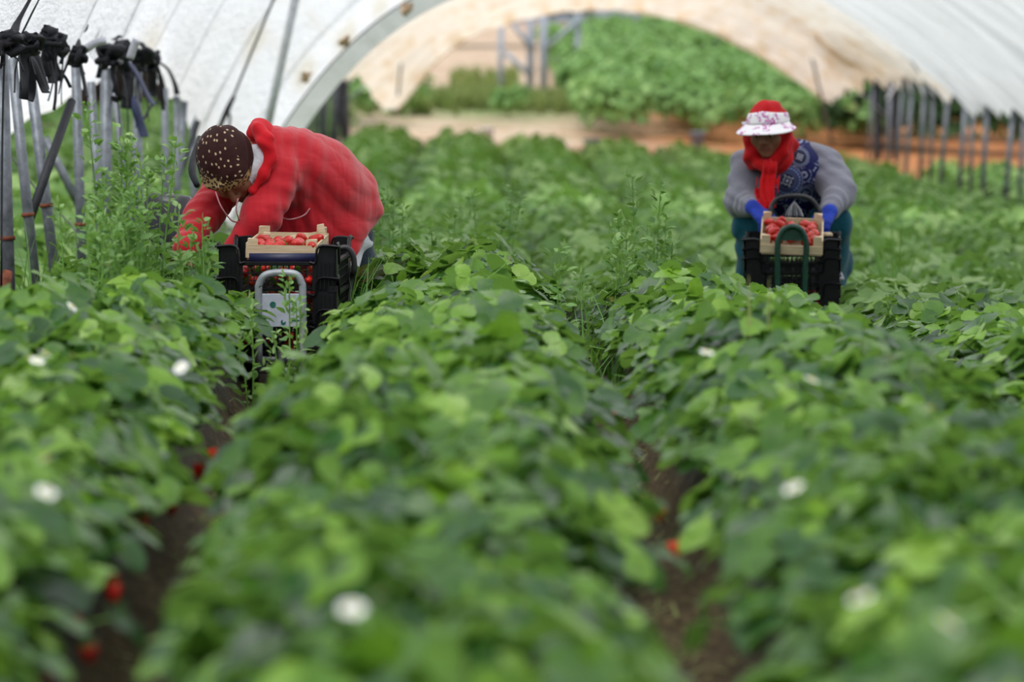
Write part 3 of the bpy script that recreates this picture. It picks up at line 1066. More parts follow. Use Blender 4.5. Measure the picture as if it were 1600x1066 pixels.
def build_back():
    D = np.arange(31.5, 57.55, .10)
    X = np.linspace(-1.74, LEGX_R, 200)
    XX, DD = np.meshgrid(X, D)
    q = np.clip((DD - 50) / 7.5, 0, 1)
    lo = -1.74 + .62 * q; hi = np.interp(DD, [31, 44, 48.5, 51, 54, 57.5], [5.86, 5.83, 5.52, 5.38, 5.30, 5.33])
    XX = lo + (XX - XX[:, :1]) / (XX[0, -1] - XX[0, 0]) * (hi - lo)
    Z = roof_back(XX, DD)
    fold = .035 * np.sin(DD * 7.5 + 2.0 * np.sin(DD * 1.7) + .35 * np.sin(XX * 2)) + .02 * np.sin(DD * 17 + 1.5 * np.sin(XX * 1.2))
    side = np.clip(np.abs(XX - XC) / 3.8, 0, 1)
    Z += fold * (.35 + .65 * side) * (1 + 1.3 * np.clip((XX - 3.2) / 1.5, 0, 1))
    Z += .030 * np.sin(XX * 13 + 1.4 * np.sin(XX * 3.1) + .4 * DD) * np.clip((DD - 53.5) / 3, 0, 1) * np.clip((57.6 - DD) / .3, .3, 1)
    Z += smoothn(XX, DD, 8, [(1.6, .03), (4, .018), (9, .008)])
    # ragged gathered bundles low on the right side, near the far end
    g = np.exp(-((DD - 50.5) / 2.6) ** 2) * np.clip((XX - 4.4) / .8, 0, 1)
    Z += g * (.06 + .16 * np.sin(DD * 5.3 + XX * 3) + .08 * np.sin(DD * 11 + XX * 9))
    u = np.clip((LEGX_R - XX) / .5, 0, 1)
    Z += (1 - u) * (.09 * np.sin(DD * 3.1) + .05 * np.sin(DD * 8.3) - .02)
    dirt = np.clip((DD - 44) / 8, 0, 1) * .55 + .25 * np.clip((1 - u), 0, 1)
    dirt += .5 * g
    # rust-brown streaks that start at the hoops of the far end
    for x0 in (-1.3, -.75, -.2, .55, 1.1, 1.75, 2.5, 3.1, 3.7, 4.3, 5.0):
        dirt += .8 * np.exp(-((XX - x0 - .05 * np.sin(DD)) / .07) ** 2) * np.clip((DD - 54.8) / 2.2, 0, 1)
    keep_mid = (DD[:-1, :-1] < 45.5).ravel()
    me = grid_mesh('far_tunnel_roof', XX, DD, Z, [M['dirtysheet'], M['greysheet']], {'dirt': dirt.ravel()}, keep_mid.astype(int))
    root = link('far_tunnel_roof', me)
    tag(root, 'dirty beige and grey plastic roof of the far tunnel section, arching over the opening', 'plastic roof')
    # rim of the far end, rolled round the last hoop
    m = MB()
    m.tube([(x, 57.5, float(roof_back(x, 57.5)) + .01 * math.sin(x * 9)) for x in np.linspace(-1.1, 5.32, 80)], .035, 7)
    m.build('rolled_edge', M['dirtysheet'], root)
    # gathered swags hanging under the right side, and the tied corner
    for (pts, w, d0, lab) in [
        ([(1262, 5), (1285, 50), (1330, 88), (1360, 92)], .26, 52, 'white gathered swag'),
        ([(1330, -5), (1360, 40), (1395, 72), (1440, 80)], .30, 50, None),
        ([(1395, -10), (1425, 45), (1455, 75), (1475, 95)], .22, 48, None),
    ]:
        P = np.array([at(a, b, d0 - i * .5) for i, (a, b) in enumerate(pts)])
        t = np.linspace(0, len(P) - 1, 26)
        C = np.stack([np.interp(t, range(len(P)), P[:, k]) for k in range(3)], -1)
        for _ in range(4):
            C[1:-1] = (C[:-2] + C[1:-1] * 2 + C[2:]) / 4
        s = np.linspace(-1, 1, 25)
        G = []
        for i, c in enumerate(C):
            ww = w * (.55 + .45 * math.sin(PI * (i + 3) / 32)) * (1 - .55 * i / 26)
            for sj in s:
                G.append(c + np.array([.35 * sj * ww, -.12 * abs(math.cos(sj * 9 + i * .08)) * .5, sj * ww * .8 + .03 * math.cos(sj * 14 + i * .2)]))
        G = np.array(G).reshape(26, 25, 3)
        o = link('gathered_swag', grid_mesh('gathered_swag', G[..., 0], G[..., 1], G[..., 2], [M['dirtysheet']], {'dirt': np.tile(.5 * (np.abs(s) ** 3) + .1, 26)}), root)
        if lab: o['label'] = 'bright white gathered swag of film'


build_back()

# a loose sheet of the neighbouring tunnel, seen between the left posts
def build_side_sheet():
    c = [[at(-130, -60, 19), at(40, -20, 20.5), at(210, 45, 21.5)],
         [at(-130, 110, 21), at(30, 60, 22), at(185, 85, 22.3)],
         [at(-130, 285, 24), at(20, 205, 23.5), at(152, 128, 23)]]
    c = np.array(c)
    n = 50
    a = np.linspace(0, 2, n); b = np.linspace(0, 2, n)
    tmp = np.zeros((3, n, 3))
    for i in range(3):
        for k in range(3):
            tmp[i, :, k] = np.interp(b, [0, 1, 2], c[i, :, k])
    G = np.zeros((n, n, 3))
    for j in range(n):
        for k in range(3):
            G[:, j, k] = np.interp(a, [0, 1, 2], tmp[:, j, k])
    G[..., 1] += .05 * np.sin(np.linspace(0, 9, n))[None, :] + .03 * np.sin(np.linspace(0, 17, n))[:, None]
    G[..., 2] += .015 * np.sin(np.linspace(0, 23, n))[None, :]
    dirt = np.zeros((n, n)); dirt[-4:] = .5
    o = link('side_sheet', grid_mesh('side_sheet', G[..., 0], G[..., 1], G[..., 2], [M['sheet']], {'dirt': dirt.ravel()}))
    tag(o, 'white plastic sheet of the next tunnel hanging diagonally behind the leftmost posts', 'plastic sheet')


build_side_sheet()

# neighbouring tunnel roof on the left, further back, and dark shade netting below it
def build_left_far():
    D = np.arange(30, 66, .3); X = np.linspace(-9.4, -1.95, 70)
    XX, DD = np.meshgrid(X, D)
    Z = np.interp(DD, [30, 55, 66], [2.5, 2.2, 1.9]) - .105 * (XX + 5.65) ** 2 + .03 * np.sin(DD * 6) + smoothn(XX, DD, 5, [(2, .03)])
    o = link('neighbouring_roof', grid_mesh('neighbouring_roof', XX, DD, Z, [M['greysheet']], {'dirt': np.zeros(XX.size)}))
    tag(o, 'plastic roof of the next tunnel on the left, mostly hidden behind the near roof', 'plastic roof')
    px = np.linspace(90, 480, 120); zs = np.linspace(0, 1, 14)
    G = np.zeros((14, 120, 3))
    for j, p in enumerate(px):
        top = at(p, 80 + 10 * math.sin(p * .05), 63); bot = at(p, 186 + 8 * math.sin(p * .03), 63)
        for i, t in enumerate(zs):
            G[i, j] = top * (1 - t) + bot * t
            G[i, j, 1] += .18 * math.sin(j * .9) + .1 * math.sin(j * .37 + t)
    o = link('shade_netting', grid_mesh('shade_netting', G[..., 0], G[..., 1], G[..., 2], [net_mat]))
    tag(o, 'dark brown shade netting hanging at the back between the left posts', 'netting')


net_mat = plain('brown_netting', (.085, .06, .048, 1), .9, .1, var=.3, scale=3)
build_left_far()

# ------------------------------------------------------------------ posts
def post(pts, r, name, label, mats=None, group=None, band=None, cat='post'):
    m = MB(); m.tube(pts, r, 12)
    o = m.build(name, mats or [M['steel']])
    tag(o, label, cat, group)
    if band is not None:
        for q, t in enumerate(band):
            a = np.asarray(pts[0]) * (1 - t) + np.asarray(pts[-1]) * t
            b = np.asarray(pts[0]) * (1 - t - .012) + np.asarray(pts[-1]) * (t + .012)
            c = MB(); c.tube([a, b], r * 1.25, 10); c.build('joint_band', [M['rust']], o)
    return o


ORD = ['first', 'second', 'third', 'fourth', 'fifth', 'sixth', 'seventh', 'eighth', 'ninth', 'tenth', 'eleventh', 'twelfth', 'thirteenth', 'fourteenth', 'fifteenth', 'sixteenth', 'seventeenth']
LP = [  # top (px,py), bottom (px), D, radius
    ((2, 72), 12, 14.6, .026), ((17, 78), 52, 15.6, .0215), ((44, 92), 84, 16.2, .0235), ((118, 90), 128, 17.5, .0225), ((142, 128), 160, 18.4, .020),
    ((167, 106), 163, 18.8, .030), ((176, 120), 212, 19.9, .019), ((217, 108), 205, 20.2, .020), ((214, 150), 222, 20.8, .022), ((257, 138), 262, 22.4, .021),
    ((288, 158), 268, 23.4, .022), ((276, 150), 277, 23.2, .018), ((301, 175), 304, 24.6, .023)]
leg_tops = []
for i, ((tx, ty), bx, D, r) in enumerate(LP):
    top = at(tx, ty, D)
    b = at(bx, 400, D); zb = float(soil_z(b[0], D))
    # extend the lean down to the soil
    k = (top[2] - zb) / max(.05, (top[2] - b[2]))
    bot = top + (b - top) * k
    bot[2] = zb - .05
    post([bot, top], r, 'tunnel_post', f'{ORD[i]} grey steel tunnel post from the left edge, in the left row', band=[.40 + .05 * (i % 3)] if i < 5 else None)
    leg_tops.append(top)
for i, D in enumerate(np.arange(27.2, 57, 1.55)):
    x = LEGX_L + .05 * math.sin(i * 2.3)
    zb = float(soil_z(x, D)) if D < 51 else float(terr(x, D))
    top = (x + .05 * math.cos(i * 3.1), D, zb + 1.42)
    if i >= 4:
        post([(x, D, zb - .05), top], .026, 'far_post', f'{ORD[i - 4]} dark post of the distant cluster left of the far opening, from the left', group=None, mats=[M['darksteel']] if 'darksteel' in M else None)
RP = np.arange(41.0, 57.2, 1.32)
right_tops = []
for i, D in enumerate(RP):
    x = LEGX_R + .04 * math.sin(i * 2.1)
    zb = float(soil_z(x, D)) if D < 51 else float(terr(x, D))
    ty = np.interp(D, [41, 57], [168, 112])
    px = pix((x, D, 0))[0] + 9 + 5 * math.sin(i * 1.7)
    top = at(px, ty, D)
    post([(x, D, zb - .05), top], .030 if i % 3 else .024, 'tunnel_post', f'{ORD[i]} grey steel post from the right edge, in the right row')
    right_tops.append(top)
# hoops that carry the films
for i, D in enumerate(np.arange(13.0, 28, 2.05)):
    if D > 12:
        m = MB()
        X = np.linspace(LEGX_L, LEGX_R, 60)
        m.tube([(x, D, float(roof_front(x, D)) + .028 + .0) for x in X], .016, 8)
        tag(m.build('hoop', [M['steel']]), 'grey steel hoop over the near white roof', 'hoop', 'hoops of the near roof')
for i, D in enumerate(np.arange(33, 57, 3.0)):
    m = MB()
    X = np.linspace(-1.7, LEGX_R, 60)
    m.tube([(x, D, float(roof_back(x, D)) + .10) for x in X], .016, 8)
    tag(m.build('hoop', [M['steel']]), 'grey steel hoop over the far beige roof', 'hoop', 'hoops of the far roof')

def on_roof(px, py, off=.12):
    for D in np.arange(14, 60, .05):
        p = at(px, py, D)
        if p[2] > roof_front(p[0], D):
            return at(px, py, D - off)
    return at(px, py, 27)


post([at(391, 320, 26.2), on_roof(470, -40, .25)], .0285, 'brace_pole', 'leaning grey steel pole in front of the white roof, above the first picker', mats=[M['midsteel']])
post([at(1300, 225, 54), at(1262, 60, 54)], .022, 'brace_pole', 'thin grey pole under the beige roof, right of the second picker\'s visor', band=None)
post([at(1345, 175, 55), at(1290, 75, 55)], .014, 'brace_pole', 'fainter thin pole right of the pole above the second picker')
post([at(622, 150, 54), at(632, 40, 54)], .018, 'brace_pole', 'thin pole seen through the beige film at the left of the opening')
post([at(44, 350, 15.9), at(112, 158, 16.4)], .019, 'brace_bar', 'black diagonal bar crossing behind the third left post', mats=[M['strap']], cat='bar')
post([at(70, 215, 20), at(128, 330, 20)], .022, 'brace_bar', 'dark grey diagonal bar sloping down to the right behind the left posts', cat='bar')
post([at(310, 190, 24), at(262, 330, 23.6)], .016, 'brace_bar', 'slanting dark bar behind the first picker\'s head scarf', mats=[M['strap']], cat='bar')
m = MB(); m.tube([at(2, 450, 14.2), at(4, 200, 14.3), at(8, 66, 14.3)], 1, 8, flat=(.016, .004))
tag(m.build('black_strap', M['strap']), 'black strap running down the leftmost post', 'strap')
m = MB(); m.tube([at(5, 470, 14.45), at(10, 425, 14.5)], .024, 8)
tag(m.build('rusty_stake', M['rust']), 'rust-brown stake at the foot of the leftmost post', 'stake')
# ropes and the elastic cord on the white roof
m = MB()
P = [on_roof(432, -12, .2), on_roof(363, 155, .2)]
hk = P[-1][1]
m.tube(P, .009, 7)
ro = m.build('tension_rope', M['rope']); tag(ro, 'grey rope stretched down the white roof to a black hook', 'rope')
m = MB(); m.tube([at(366, 150, hk), at(355, 172, hk), at(343, 200, hk), at(333, 228, hk)], [.014, .020, .016, .010], 8)
m.tube([at(352, 170, hk), at(359, 180, hk), at(358, 200, hk)], .010, 6)
m.build('black_hook', M['strap'], ro)
m = MB(); m.tube([at(52, -14, 14.6), at(28, 32, 14.5), at(20, 52, 14.4), at(6, 64, 14.4)], [.010, .012, .018, .024], 8, flat=(1.3, .45))
tag(m.build('black_strap', M['strap']), 'taut black strap rising to the top edge above the leftmost post', 'strap')
m = MB(); m.tube([at(247, 96, 21.5), at(262, 108, 21.6), at(272, 128, 21.6), at(277, 148, 21.6)], [.007, .008, .012, .018], 7)
tag(m.build('elastic_cord', M['strap']), 'curved black elastic cord along the roof edge above the left row', 'cord')
for (pts, lab) in [([(92, 57), (106, 57), (119, 57)], 'short light grey tube lying level across the top of the left posts'), ([(120, 86), (135, 76), (150, 67), (166, 64)], 'bent light grey tube end between the fourth and sixth left posts'), ([(203, 92), (208, 76), (214, 62)], 'upright light grey tube end above the sixth left post')]:
    m = MB(); m.tube([at(a, b, 17.2) for a, b in pts], .019, 10)
    tag(m.build('hoop_end', [M['lightsteel']]), lab, 'tube')
# bundles of black straps on the post tops
r = random.Random(4)


def ribbon(p0, p1, w, name, mat, label, group=None, bow=.05):
    p0 = np.asarray(p0); p1 = np.asarray(p1)
    t = np.linspace(0, 1, 9)[:, None]
    side = np.array([r.uniform(-1, 1), r.uniform(-1, 1), 0])
    P = p0 * (1 - t) + p1 * t + np.sin(t * PI) * side * bow * np.linalg.norm(p1 - p0) + np.sin(t * 2 * PI) * side[::-1] * .02
    m = MB(); m.tube(P, 1, 6, flat=(w, .003))
    o = m.build(name, mat); tag(o, label, 'strap', group)


B = [(12, 62, 14.6), (40, 64, 15.5), (66, 55, 16.0), (84, 62, 16.8), (118, 80, 17.4), (168, 82, 18.7), (192, 80, 19.2), (218, 88, 20.2), (232, 92, 20.8)]
for i, (px, py, D) in enumerate(B):
    m = MB()
    for k in range(3):
        hx = px + r.uniform(-14, 18); ln = r.uniform(35, 85)
        ribbon(at(hx, py + 8, D - .42), at(hx + r.uniform(-14, 22), py + ln, D - .42), r.choice([.006, .012, .018]), 'black_strap', M['strap'], f'black strap hanging from the {ORD[i]} strap knot from the left', f'straps of the {ORD[i]} strap knot')
    for k in range(8):
        a = at(px + r.uniform(-17, 17), py + r.uniform(-13, 14), D - .4 + r.uniform(-.1, .1))
        b = at(px + r.uniform(-18, 18), py + r.uniform(-10, 18), D - .4 + r.uniform(-.1, .1))
        c = at(px + r.uniform(-18, 18), py + r.uniform(-10, 24), D - .4 + r.uniform(-.1, .1))
        m.tube([a, b, c], r.uniform(.9, 1.5), 7, flat=(.026, .010))
    o = m.build('strap_knot', M['strap'])
    tag(o, f'{ORD[i]} tangled knot of black straps from the left, on the tops of the left posts', 'strap')
H = [(35, 75, 37, 155, 1), (26, 70, 34, 140, 0), (50, 70, 72, 140, 1), (62, 62, 74, 120, 1), (48, 80, 45, 157, 1), (45, 88, 72, 145, 1), (62, 50, 82, 130, 1), (92, 60, 75, 158, 1), (82, 65, 84, 172, 0), (70, 60, 58, 110, 0), (88, 98, 110, 137, 0),
     (98, 70, 95, 100, 0), (122, 98, 132, 116, 0), (150, 40, 122, 66, 1), (155, 38, 156, 60, 0), (165, 40, 165, 54, 0), (180, 95, 190, 235, 2), (186, 100, 200, 215, 2), (194, 92, 241, 164, 3), (205, 150, 226, 214, 3), (238, 165, 222, 186, 1), (200, 100, 196, 170, 2),
     (212, 100, 212, 200, 2), (228, 98, 232, 190, 2), (240, 105, 236, 150, 1), (186, 85, 160, 130, 1), (220, 85, 205, 150, 2), (208, 105, 220, 160, 2), (176, 150, 196, 158, 1), (120, 50, 132, 38, 1), (178, 62, 188, 56, 1), (217, 66, 238, 88, 1)]
for i, (a, b, c, d, k) in enumerate(H):
    D = 14.9 + (a - 10) / 220 * 5.8
    w = [.008, .019, .027, .030][k]
    pos = 'left' if a < 80 else ('middle' if a < 170 else 'right')
    ribbon(at(a, b, D - .5), at(c, d, D - .5), w, 'black_strap', M['bluestrap'] if k == 3 else M['strap'],
           f'dark blue strap slanting down from the right end of the left row of posts' if (k == 3 and i == 18) else ('wide dark blue strap end hanging low among the left posts' if k == 3 else f'black strap dangling at the {pos} of the left row of posts'),
           None if k == 3 else f'black straps at the {pos} of the left row')
# rags of white film and dark straps on the right row
for i, t in enumerate(right_tops):
    p = pix(t)
    if i < 11:
        m = MB()
        L = [.16, .20, .15, .25, .17, .20, .14, .19, .16, .30, .18][i]
        dx = [.08, .02, .10, .03, .09, .02, .08, .06, .04, -.16, .06][i]
        t0 = np.array(t) + np.array([-.06, -.06, .05])
        m.tube([t0, t0 + np.array([dx * .4, 0, -L * .5]), t0 + np.array([dx, 0, -L])], [.5, 1, .6], 8, flat=(.045, .02))
        tag(m.build('film_rag', M['whitesleeve']), f'{ORD[i]} pale strip of film from the right edge, hanging on the right row of posts', 'strip')
    m = MB()
    for k in range(5):
        a = np.array(t) + np.array([r.uniform(-.12, .05), r.uniform(-.1, .1), r.uniform(.0, .2)])
        b = np.array(t) + np.array([r.uniform(-.05, .16), r.uniform(-.1, .1), r.uniform(-.16, -.02)])
        m.tube([a, (a + b) / 2 + np.array([.02, 0, .02]), b], 1, 6, flat=(.022, .008))
    tag(m.build('strap_knot', M['strap']), f'{ORD[i]} dark strap bundle from the right edge, on the right row of posts', 'strap')
m = MB(); m.tube([at(1330, 20, 47), at(1395, 60, 46), at(1435, 112, 45)], .012, 6)
tag(m.build('tension_rope', M['rope']), 'dark rope running down the beige roof to the right row of posts', 'rope')
# dark rolled netting on the far posts
for (xs, y0, y1, D, lab) in [((478, 500, 520, 536), 105, 235, 52, 'dark netting rolled on the far posts left of the opening'), ((1372, 1385, 1398), 100, 250, 55, 'dark netting rolled on the far posts at the right')]:
    m = MB()
    for x in xs:
        m.tube([at(x + r.uniform(-4, 4), y0 + r.uniform(-5, 20), D), at(x + r.uniform(-5, 5), (y0 + y1) / 2, D), at(x + r.uniform(-4, 4), y1, D)], [.06, .05, .04], 8)
    tag(m.build('rolled_netting', netb_mat), lab, 'netting')

# frame of another tunnel standing on the slope
FR = [((783, 40), (782, 128), 'leftmost'), ((830, -6), (828, 125), 'second'), ((850, 10), (849, 125), 'third'), ((903, 20), (901, 128), 'rightmost')]
for i, (a, b, nm) in enumerate(FR):
    D = 75
    top = at(a[0], a[1], D); bot = at(b[0], b[1], D)
    bot[2] = float(terr(bot[0], D)) - .05
    post([bot, top], .075 if i in (1, 2) else .055, 'frame_post', f'{nm} bluish grey post of the bare frame on the slope', mats=[M['bluesteel']])
for (a, b, nm) in [((800, 35), (832, 78), 'upper left'), ((790, 82), (830, 120), 'lower left'), ((868, 90), (892, 128), 'lower right'), ((852, 75), (905, 30), 'upper right')]:
    post([at(b[0], b[1], 74.9), at(a[0], a[1], 74.9)], .05, 'frame_brace', f'{nm} diagonal brace of the bare frame on the slope', mats=[M['bluesteel']], cat='brace')
for (a, b, nm) in [((640, 20), (700, 6), 'x')]:
    pass
# plastic pots and bits along the edge of the bush rows
for i, (px, py, D, s) in enumerate([(760, 193, 58.5, .14), (1090, 192, 60, .13), (925, 205, 57, .12)]):
    p = at(px, py, D); z = float(terr(p[0], D))
    m = MB(); m.lathe([(.0, 0), (.09, 0), (.12, .2), (.13, .2), (.13, .22), (.1, .22), (.09, .03), (0, .03)], 16)
    o = m.build('bucket', [M['bluebucket'] if i else M['whitesleeve']])
    o.location = (p[0], D, z)
    tag(o, ['white bucket on the sandy track beyond the rows', 'blue-grey bucket at the foot of the bush rows', 'blue-grey bucket on the orange earth by the track'][i], 'bucket')
# dark rounded sack beside the posts
m = MB()
a = np.linspace(0, 2 * PI, 33)[:-1]; prof = []
for k, t in enumerate(np.linspace(0, 1, 16)):
    prof.append((max(.001, .175 * math.sin(PI * (.12 + .88 * t)) ** .5) if t < 1 else .001, .30 * (1 - math.cos(PI * t)) / 2))
m.lathe(prof, 32)
sk = m.build('black_sack', M['bag'])
p = at(262, 380, 15.4); sk.location = (p[0], 15.4, float(soil_z(p[0], 15.4)) - .02)
vs = np.array([v.co for v in sk.data.vertices])
ang = np.arctan2(vs[:, 1], vs[:, 0])
vs[:, :2] *= (1 + .05 * np.sin(ang * 5 + vs[:, 2] * 18) + .02 * np.sin(ang * 9 - vs[:, 2] * 14))[:, None]
vs[:, 2] += .012 * np.sin(vs[:, 0] * 40 + 1) * np.sin(vs[:, 1] * 33)
sk.data.vertices.foreach_set('co', vs.ravel().astype(np.float32))
sk.scale = (1.0, .9, 1.75)
tag(sk, 'rounded shiny black sack on the bed behind the first picker\'s arm', 'sack')
m = MB(); m.tube([at(308, 290, 14.9), at(300, 262, 15.0), at(312, 215, 15.2)], [.012, .016, .01], 7)
tag(m.build('black_strap', M['strap']), 'black strap hanging beside the first picker\'s sleeve', 'strap')
# thin drip line sagging between the left posts
m = MB(); m.tube([at(18, 245, 17.5), at(60, 300, 17.5), at(105, 345, 17.3), at(125, 372, 17.2)], .004, 5)
tag(m.build('drip_line', M['rope']), 'thin dark line sloping between the left posts', 'line')
# shrubs right of the right row, the shade there put into their dark leaves
for i, (px, py, d, s) in enumerate([(1335, 190, 61, 1.0), (1385, 190, 62, 1.0), (1430, 195, 61, 1.0), (1478, 198, 61, 1.05), (1530, 200, 61, 1.05), (1585, 204, 61, 1.1), (1420, 160, 64, 1.3), (1500, 160, 64, 1.3), (1575, 165, 64, 1.3)]):
    p = at(px, py, d)
    o = link('shaded_shrub', dshrub[i % 2], None, (p[0], d, float(terr(p[0], d)) - .1))
    o.scale = (s * 1.3, s, s * 1.5); o.rotation_euler = (0, 0, i)
    tag(o, 'green shrub with leaves darkened for shade behind the right row of posts', 'shrub', 'dark shrubs behind the right posts')
# ------------------------------------------------------------------ organic surfaces: signed distance + surface nets
class Field:
    def __init__(self, lo, hi, h):
        self.h = h; self.lo = np.asarray(lo, float)
        self.n = np.ceil((np.asarray(hi) - self.lo) / h).astype(int) + 1
        self.g = np.full(self.n, 1.0, np.float32)

    def block(self, lo, hi):
        a = np.clip(np.floor((np.asarray(lo) - self.lo) / self.h).astype(int), 0, self.n - 1)
        b = np.clip(np.ceil((np.asarray(hi) - self.lo) / self.h).astype(int) + 1, 1, self.n)
        if np.any(b <= a): return None, None
        ax = [(self.lo[i] + self.h * np.arange(a[i], b[i])).astype(np.float32) for i in range(3)]
        P = np.stack(np.meshgrid(*ax, indexing='ij'), -1)
        return (slice(a[0], b[0]), slice(a[1], b[1]), slice(a[2], b[2])), P

    def _put(self, lo, hi, fn, k, mode):
        m = max(.05, 1.6 * k + .02)
        sl, P = self.block(np.asarray(lo) - m, np.asarray(hi) + m)
        if sl is None: return self
        d = fn(P); g = self.g[sl]
        if mode == 'add':
            if k > 0:
                hh = np.clip(.5 + .5 * (g - d) / k, 0, 1)
                self.g[sl] = g * (1 - hh) + d * hh - k * hh * (1 - hh)
            else:
                self.g[sl] = np.minimum(g, d)
        else:
            d = -d
            if k > 0:
                hh = np.clip(.5 - .5 * (g - d) / k, 0, 1)
                self.g[sl] = g * (1 - hh) + d * hh + k * hh * (1 - hh)
            else:
                self.g[sl] = np.maximum(g, d)
        return self

    def cap(self, a, b, ra, rb=None, k=.02, mode='add', wr=None, flat=None):
        """tapered capsule; wr=(amp,freq,seed) wrinkles across its length; flat=(axis,scale)"""
        a = np.asarray(a, float); b = np.asarray(b, float); rb = ra if rb is None else rb
        R = max(ra, rb)

        def fn(P):
            ab = b - a; L2 = ab @ ab + 1e-9
            Q = P - a
            t = np.clip((Q @ ab) / L2, 0, 1)
            V = Q - t[..., None] * ab
            if flat is not None:
                ax = np.asarray(flat[0], float); ax = ax / np.linalg.norm(ax)
                c = V @ ax
                V = V + (c * (1 / flat[1] - 1))[..., None] * ax
            d = np.sqrt((V * V).sum(-1)) - (ra + (rb - ra) * t)
            if flat is not None: d = d * flat[1] if flat[1] < 1 else d
            if wr is not None:
                L = math.sqrt(L2)
                d = d - wr[0] * np.sin(t * L * wr[1] + 1.6 * np.sin(P[..., 0] * 21 + wr[2]) + 1.3 * np.sin(P[..., 2] * 17 + wr[2] * 2) + 1.3 * np.sin(P[..., 1] * 19))
            return d.astype(np.float32)
        return self._put(np.minimum(a, b) - R, np.maximum(a, b) + R, fn, k, mode)

    def ell(self, c, r, Mx=None, k=.02, mode='add'):
        c = np.asarray(c, float); r = np.asarray(r, float)
        Mx = np.eye(3) if Mx is None else np.asarray(Mx, float)
        R = r.max()

        def fn(P):
            Q = (P - c) @ Mx
            k0 = np.sqrt(((Q / r) ** 2).sum(-1)); k1 = np.sqrt(((Q / (r * r)) ** 2).sum(-1)) + 1e-6
            return (k0 * (k0 - 1) / k1).astype(np.float32)
        return self._put(c - R, c + R, fn, k, mode)

    def chain(self, pts, rs, k=.02, **kw):
        for i in range(len(pts) - 1):
            self.cap(pts[i], pts[i + 1], rs[i], rs[i + 1], k=k, **kw)
        return self

    def plane(self, p, n, k=0.0, box=None):
        """remove everything on the +n side of the plane"""
        n = np.asarray(n, float); n = n / np.linalg.norm(n); p = np.asarray(p, float)
        lo, hi = (self.lo, self.lo + self.h * self.n) if box is None else box
        return self._put(lo, hi, lambda P: (-((P - p) @ n)).astype(np.float32), k, 'sub')

    def bumpfn(self, fn, lo=None, hi=None):
        lo = self.lo if lo is None else lo; hi = self.lo + self.h * self.n if hi is None else hi
        sl, P = self.block(lo, hi)
        self.g[sl] += fn(P).astype(np.float32)
        return self

    def mesh(self, smooth_it=1):
        g = self.g; nx, ny, nz = g.shape
        g[0] = g[-1] = 1; g[:, 0] = g[:, -1] = 1; g[:, :, 0] = g[:, :, -1] = 1
        s = g < 0
        c = np.zeros((nx - 1, ny - 1, nz - 1), np.uint8)
        for dx in (0, 1):
            for dy in (0, 1):
                for dz in (0, 1):
                    c += s[dx:nx - 1 + dx, dy:ny - 1 + dy, dz:nz - 1 + dz]
        act = (c > 0) & (c < 8)
        idx = np.argwhere(act)
        vid = np.full(act.shape, -1, np.int64); vid[act] = np.arange(len(idx))
        acc = np.zeros((len(idx), 3)); cnt = np.zeros(len(idx))
        i, j, k = idx.T
        for ax in range(3):
            o1, o2 = [o for o in range(3) if o != ax]
            for u in (0, 1):
                for v in (0, 1):
                    off = np.zeros(3, int); off[o1] = u; off[o2] = v
                    a = g[i + off[0], j + off[1], k + off[2]]
                    off2 = off.copy(); off2[ax] = 1
                    b = g[i + off2[0], j + off2[1], k + off2[2]]
                    m = (a < 0) != (b < 0)
                    t = np.where(m, a / (a - b + 1e-12), 0)
                    p = np.tile(off.astype(float), (len(idx), 1)); p[:, ax] = t
                    acc += p * m[:, None]; cnt += m
        V = (idx + acc / np.maximum(cnt, 1)[:, None]) * self.h + self.lo
        F = []
        for ax in range(3):
            o1, o2 = [(1, 2), (2, 0), (0, 1)][ax]
            a = s; sl1 = [slice(None)] * 3; sl2 = [slice(None)] * 3
            sl1[ax] = slice(0, -1); sl2[ax] = slice(1, None)
            e = a[tuple(sl1)] != a[tuple(sl2)]
            E = np.argwhere(e)
            E = E[(E[:, o1] > 0) & (E[:, o2] > 0)]
            flip = s[tuple(E.T)]
            q = []
            for (u, v) in ((0, 0), (1, 0), (1, 1), (0, 1)):
                P = E.copy(); P[:, o1] -= u; P[:, o2] -= v
                P = np.minimum(P, np.array(vid.shape) - 1)
                q.append(vid[tuple(P.T)])
            q = np.stack(q, 1)
            q = np.where(flip[:, None], q, q[:, ::-1])
            F.append(q[(q >= 0).all(1)])
        F = np.concatenate(F)
        # light relaxing
        for _ in range(smooth_it):
            S = np.zeros_like(V); C = np.zeros(len(V))
            for a, b in ((0, 1), (1, 2), (2, 3), (3, 0)):
                np.add.at(S, F[:, a], V[F[:, b]]); np.add.at(S, F[:, b], V[F[:, a]])
                np.add.at(C, F[:, a], 1); np.add.at(C, F[:, b], 1)
            V = V * .5 + .5 * S / np.maximum(C, 1)[:, None]
        return V, F


def body_obj(name, fld, mats, parent=None, midx=None, sm=1, local=None, extra=None):
    V, F = fld.mesh(sm)
    mi = None
    if midx is not None:
        mi = midx(V[F].mean(1))
    ex = {}
    if local is not None:      # pattern coordinates in a frame of the garment
        o_, M_ = local
        L = (V - o_) @ M_
        ex = {'lx': L[:, 0], 'ly': L[:, 1], 'lz': L[:, 2]}
    me = mesh_np(name, V, [F], mats, mi, True, None, ex)
    return link(name, me, parent)


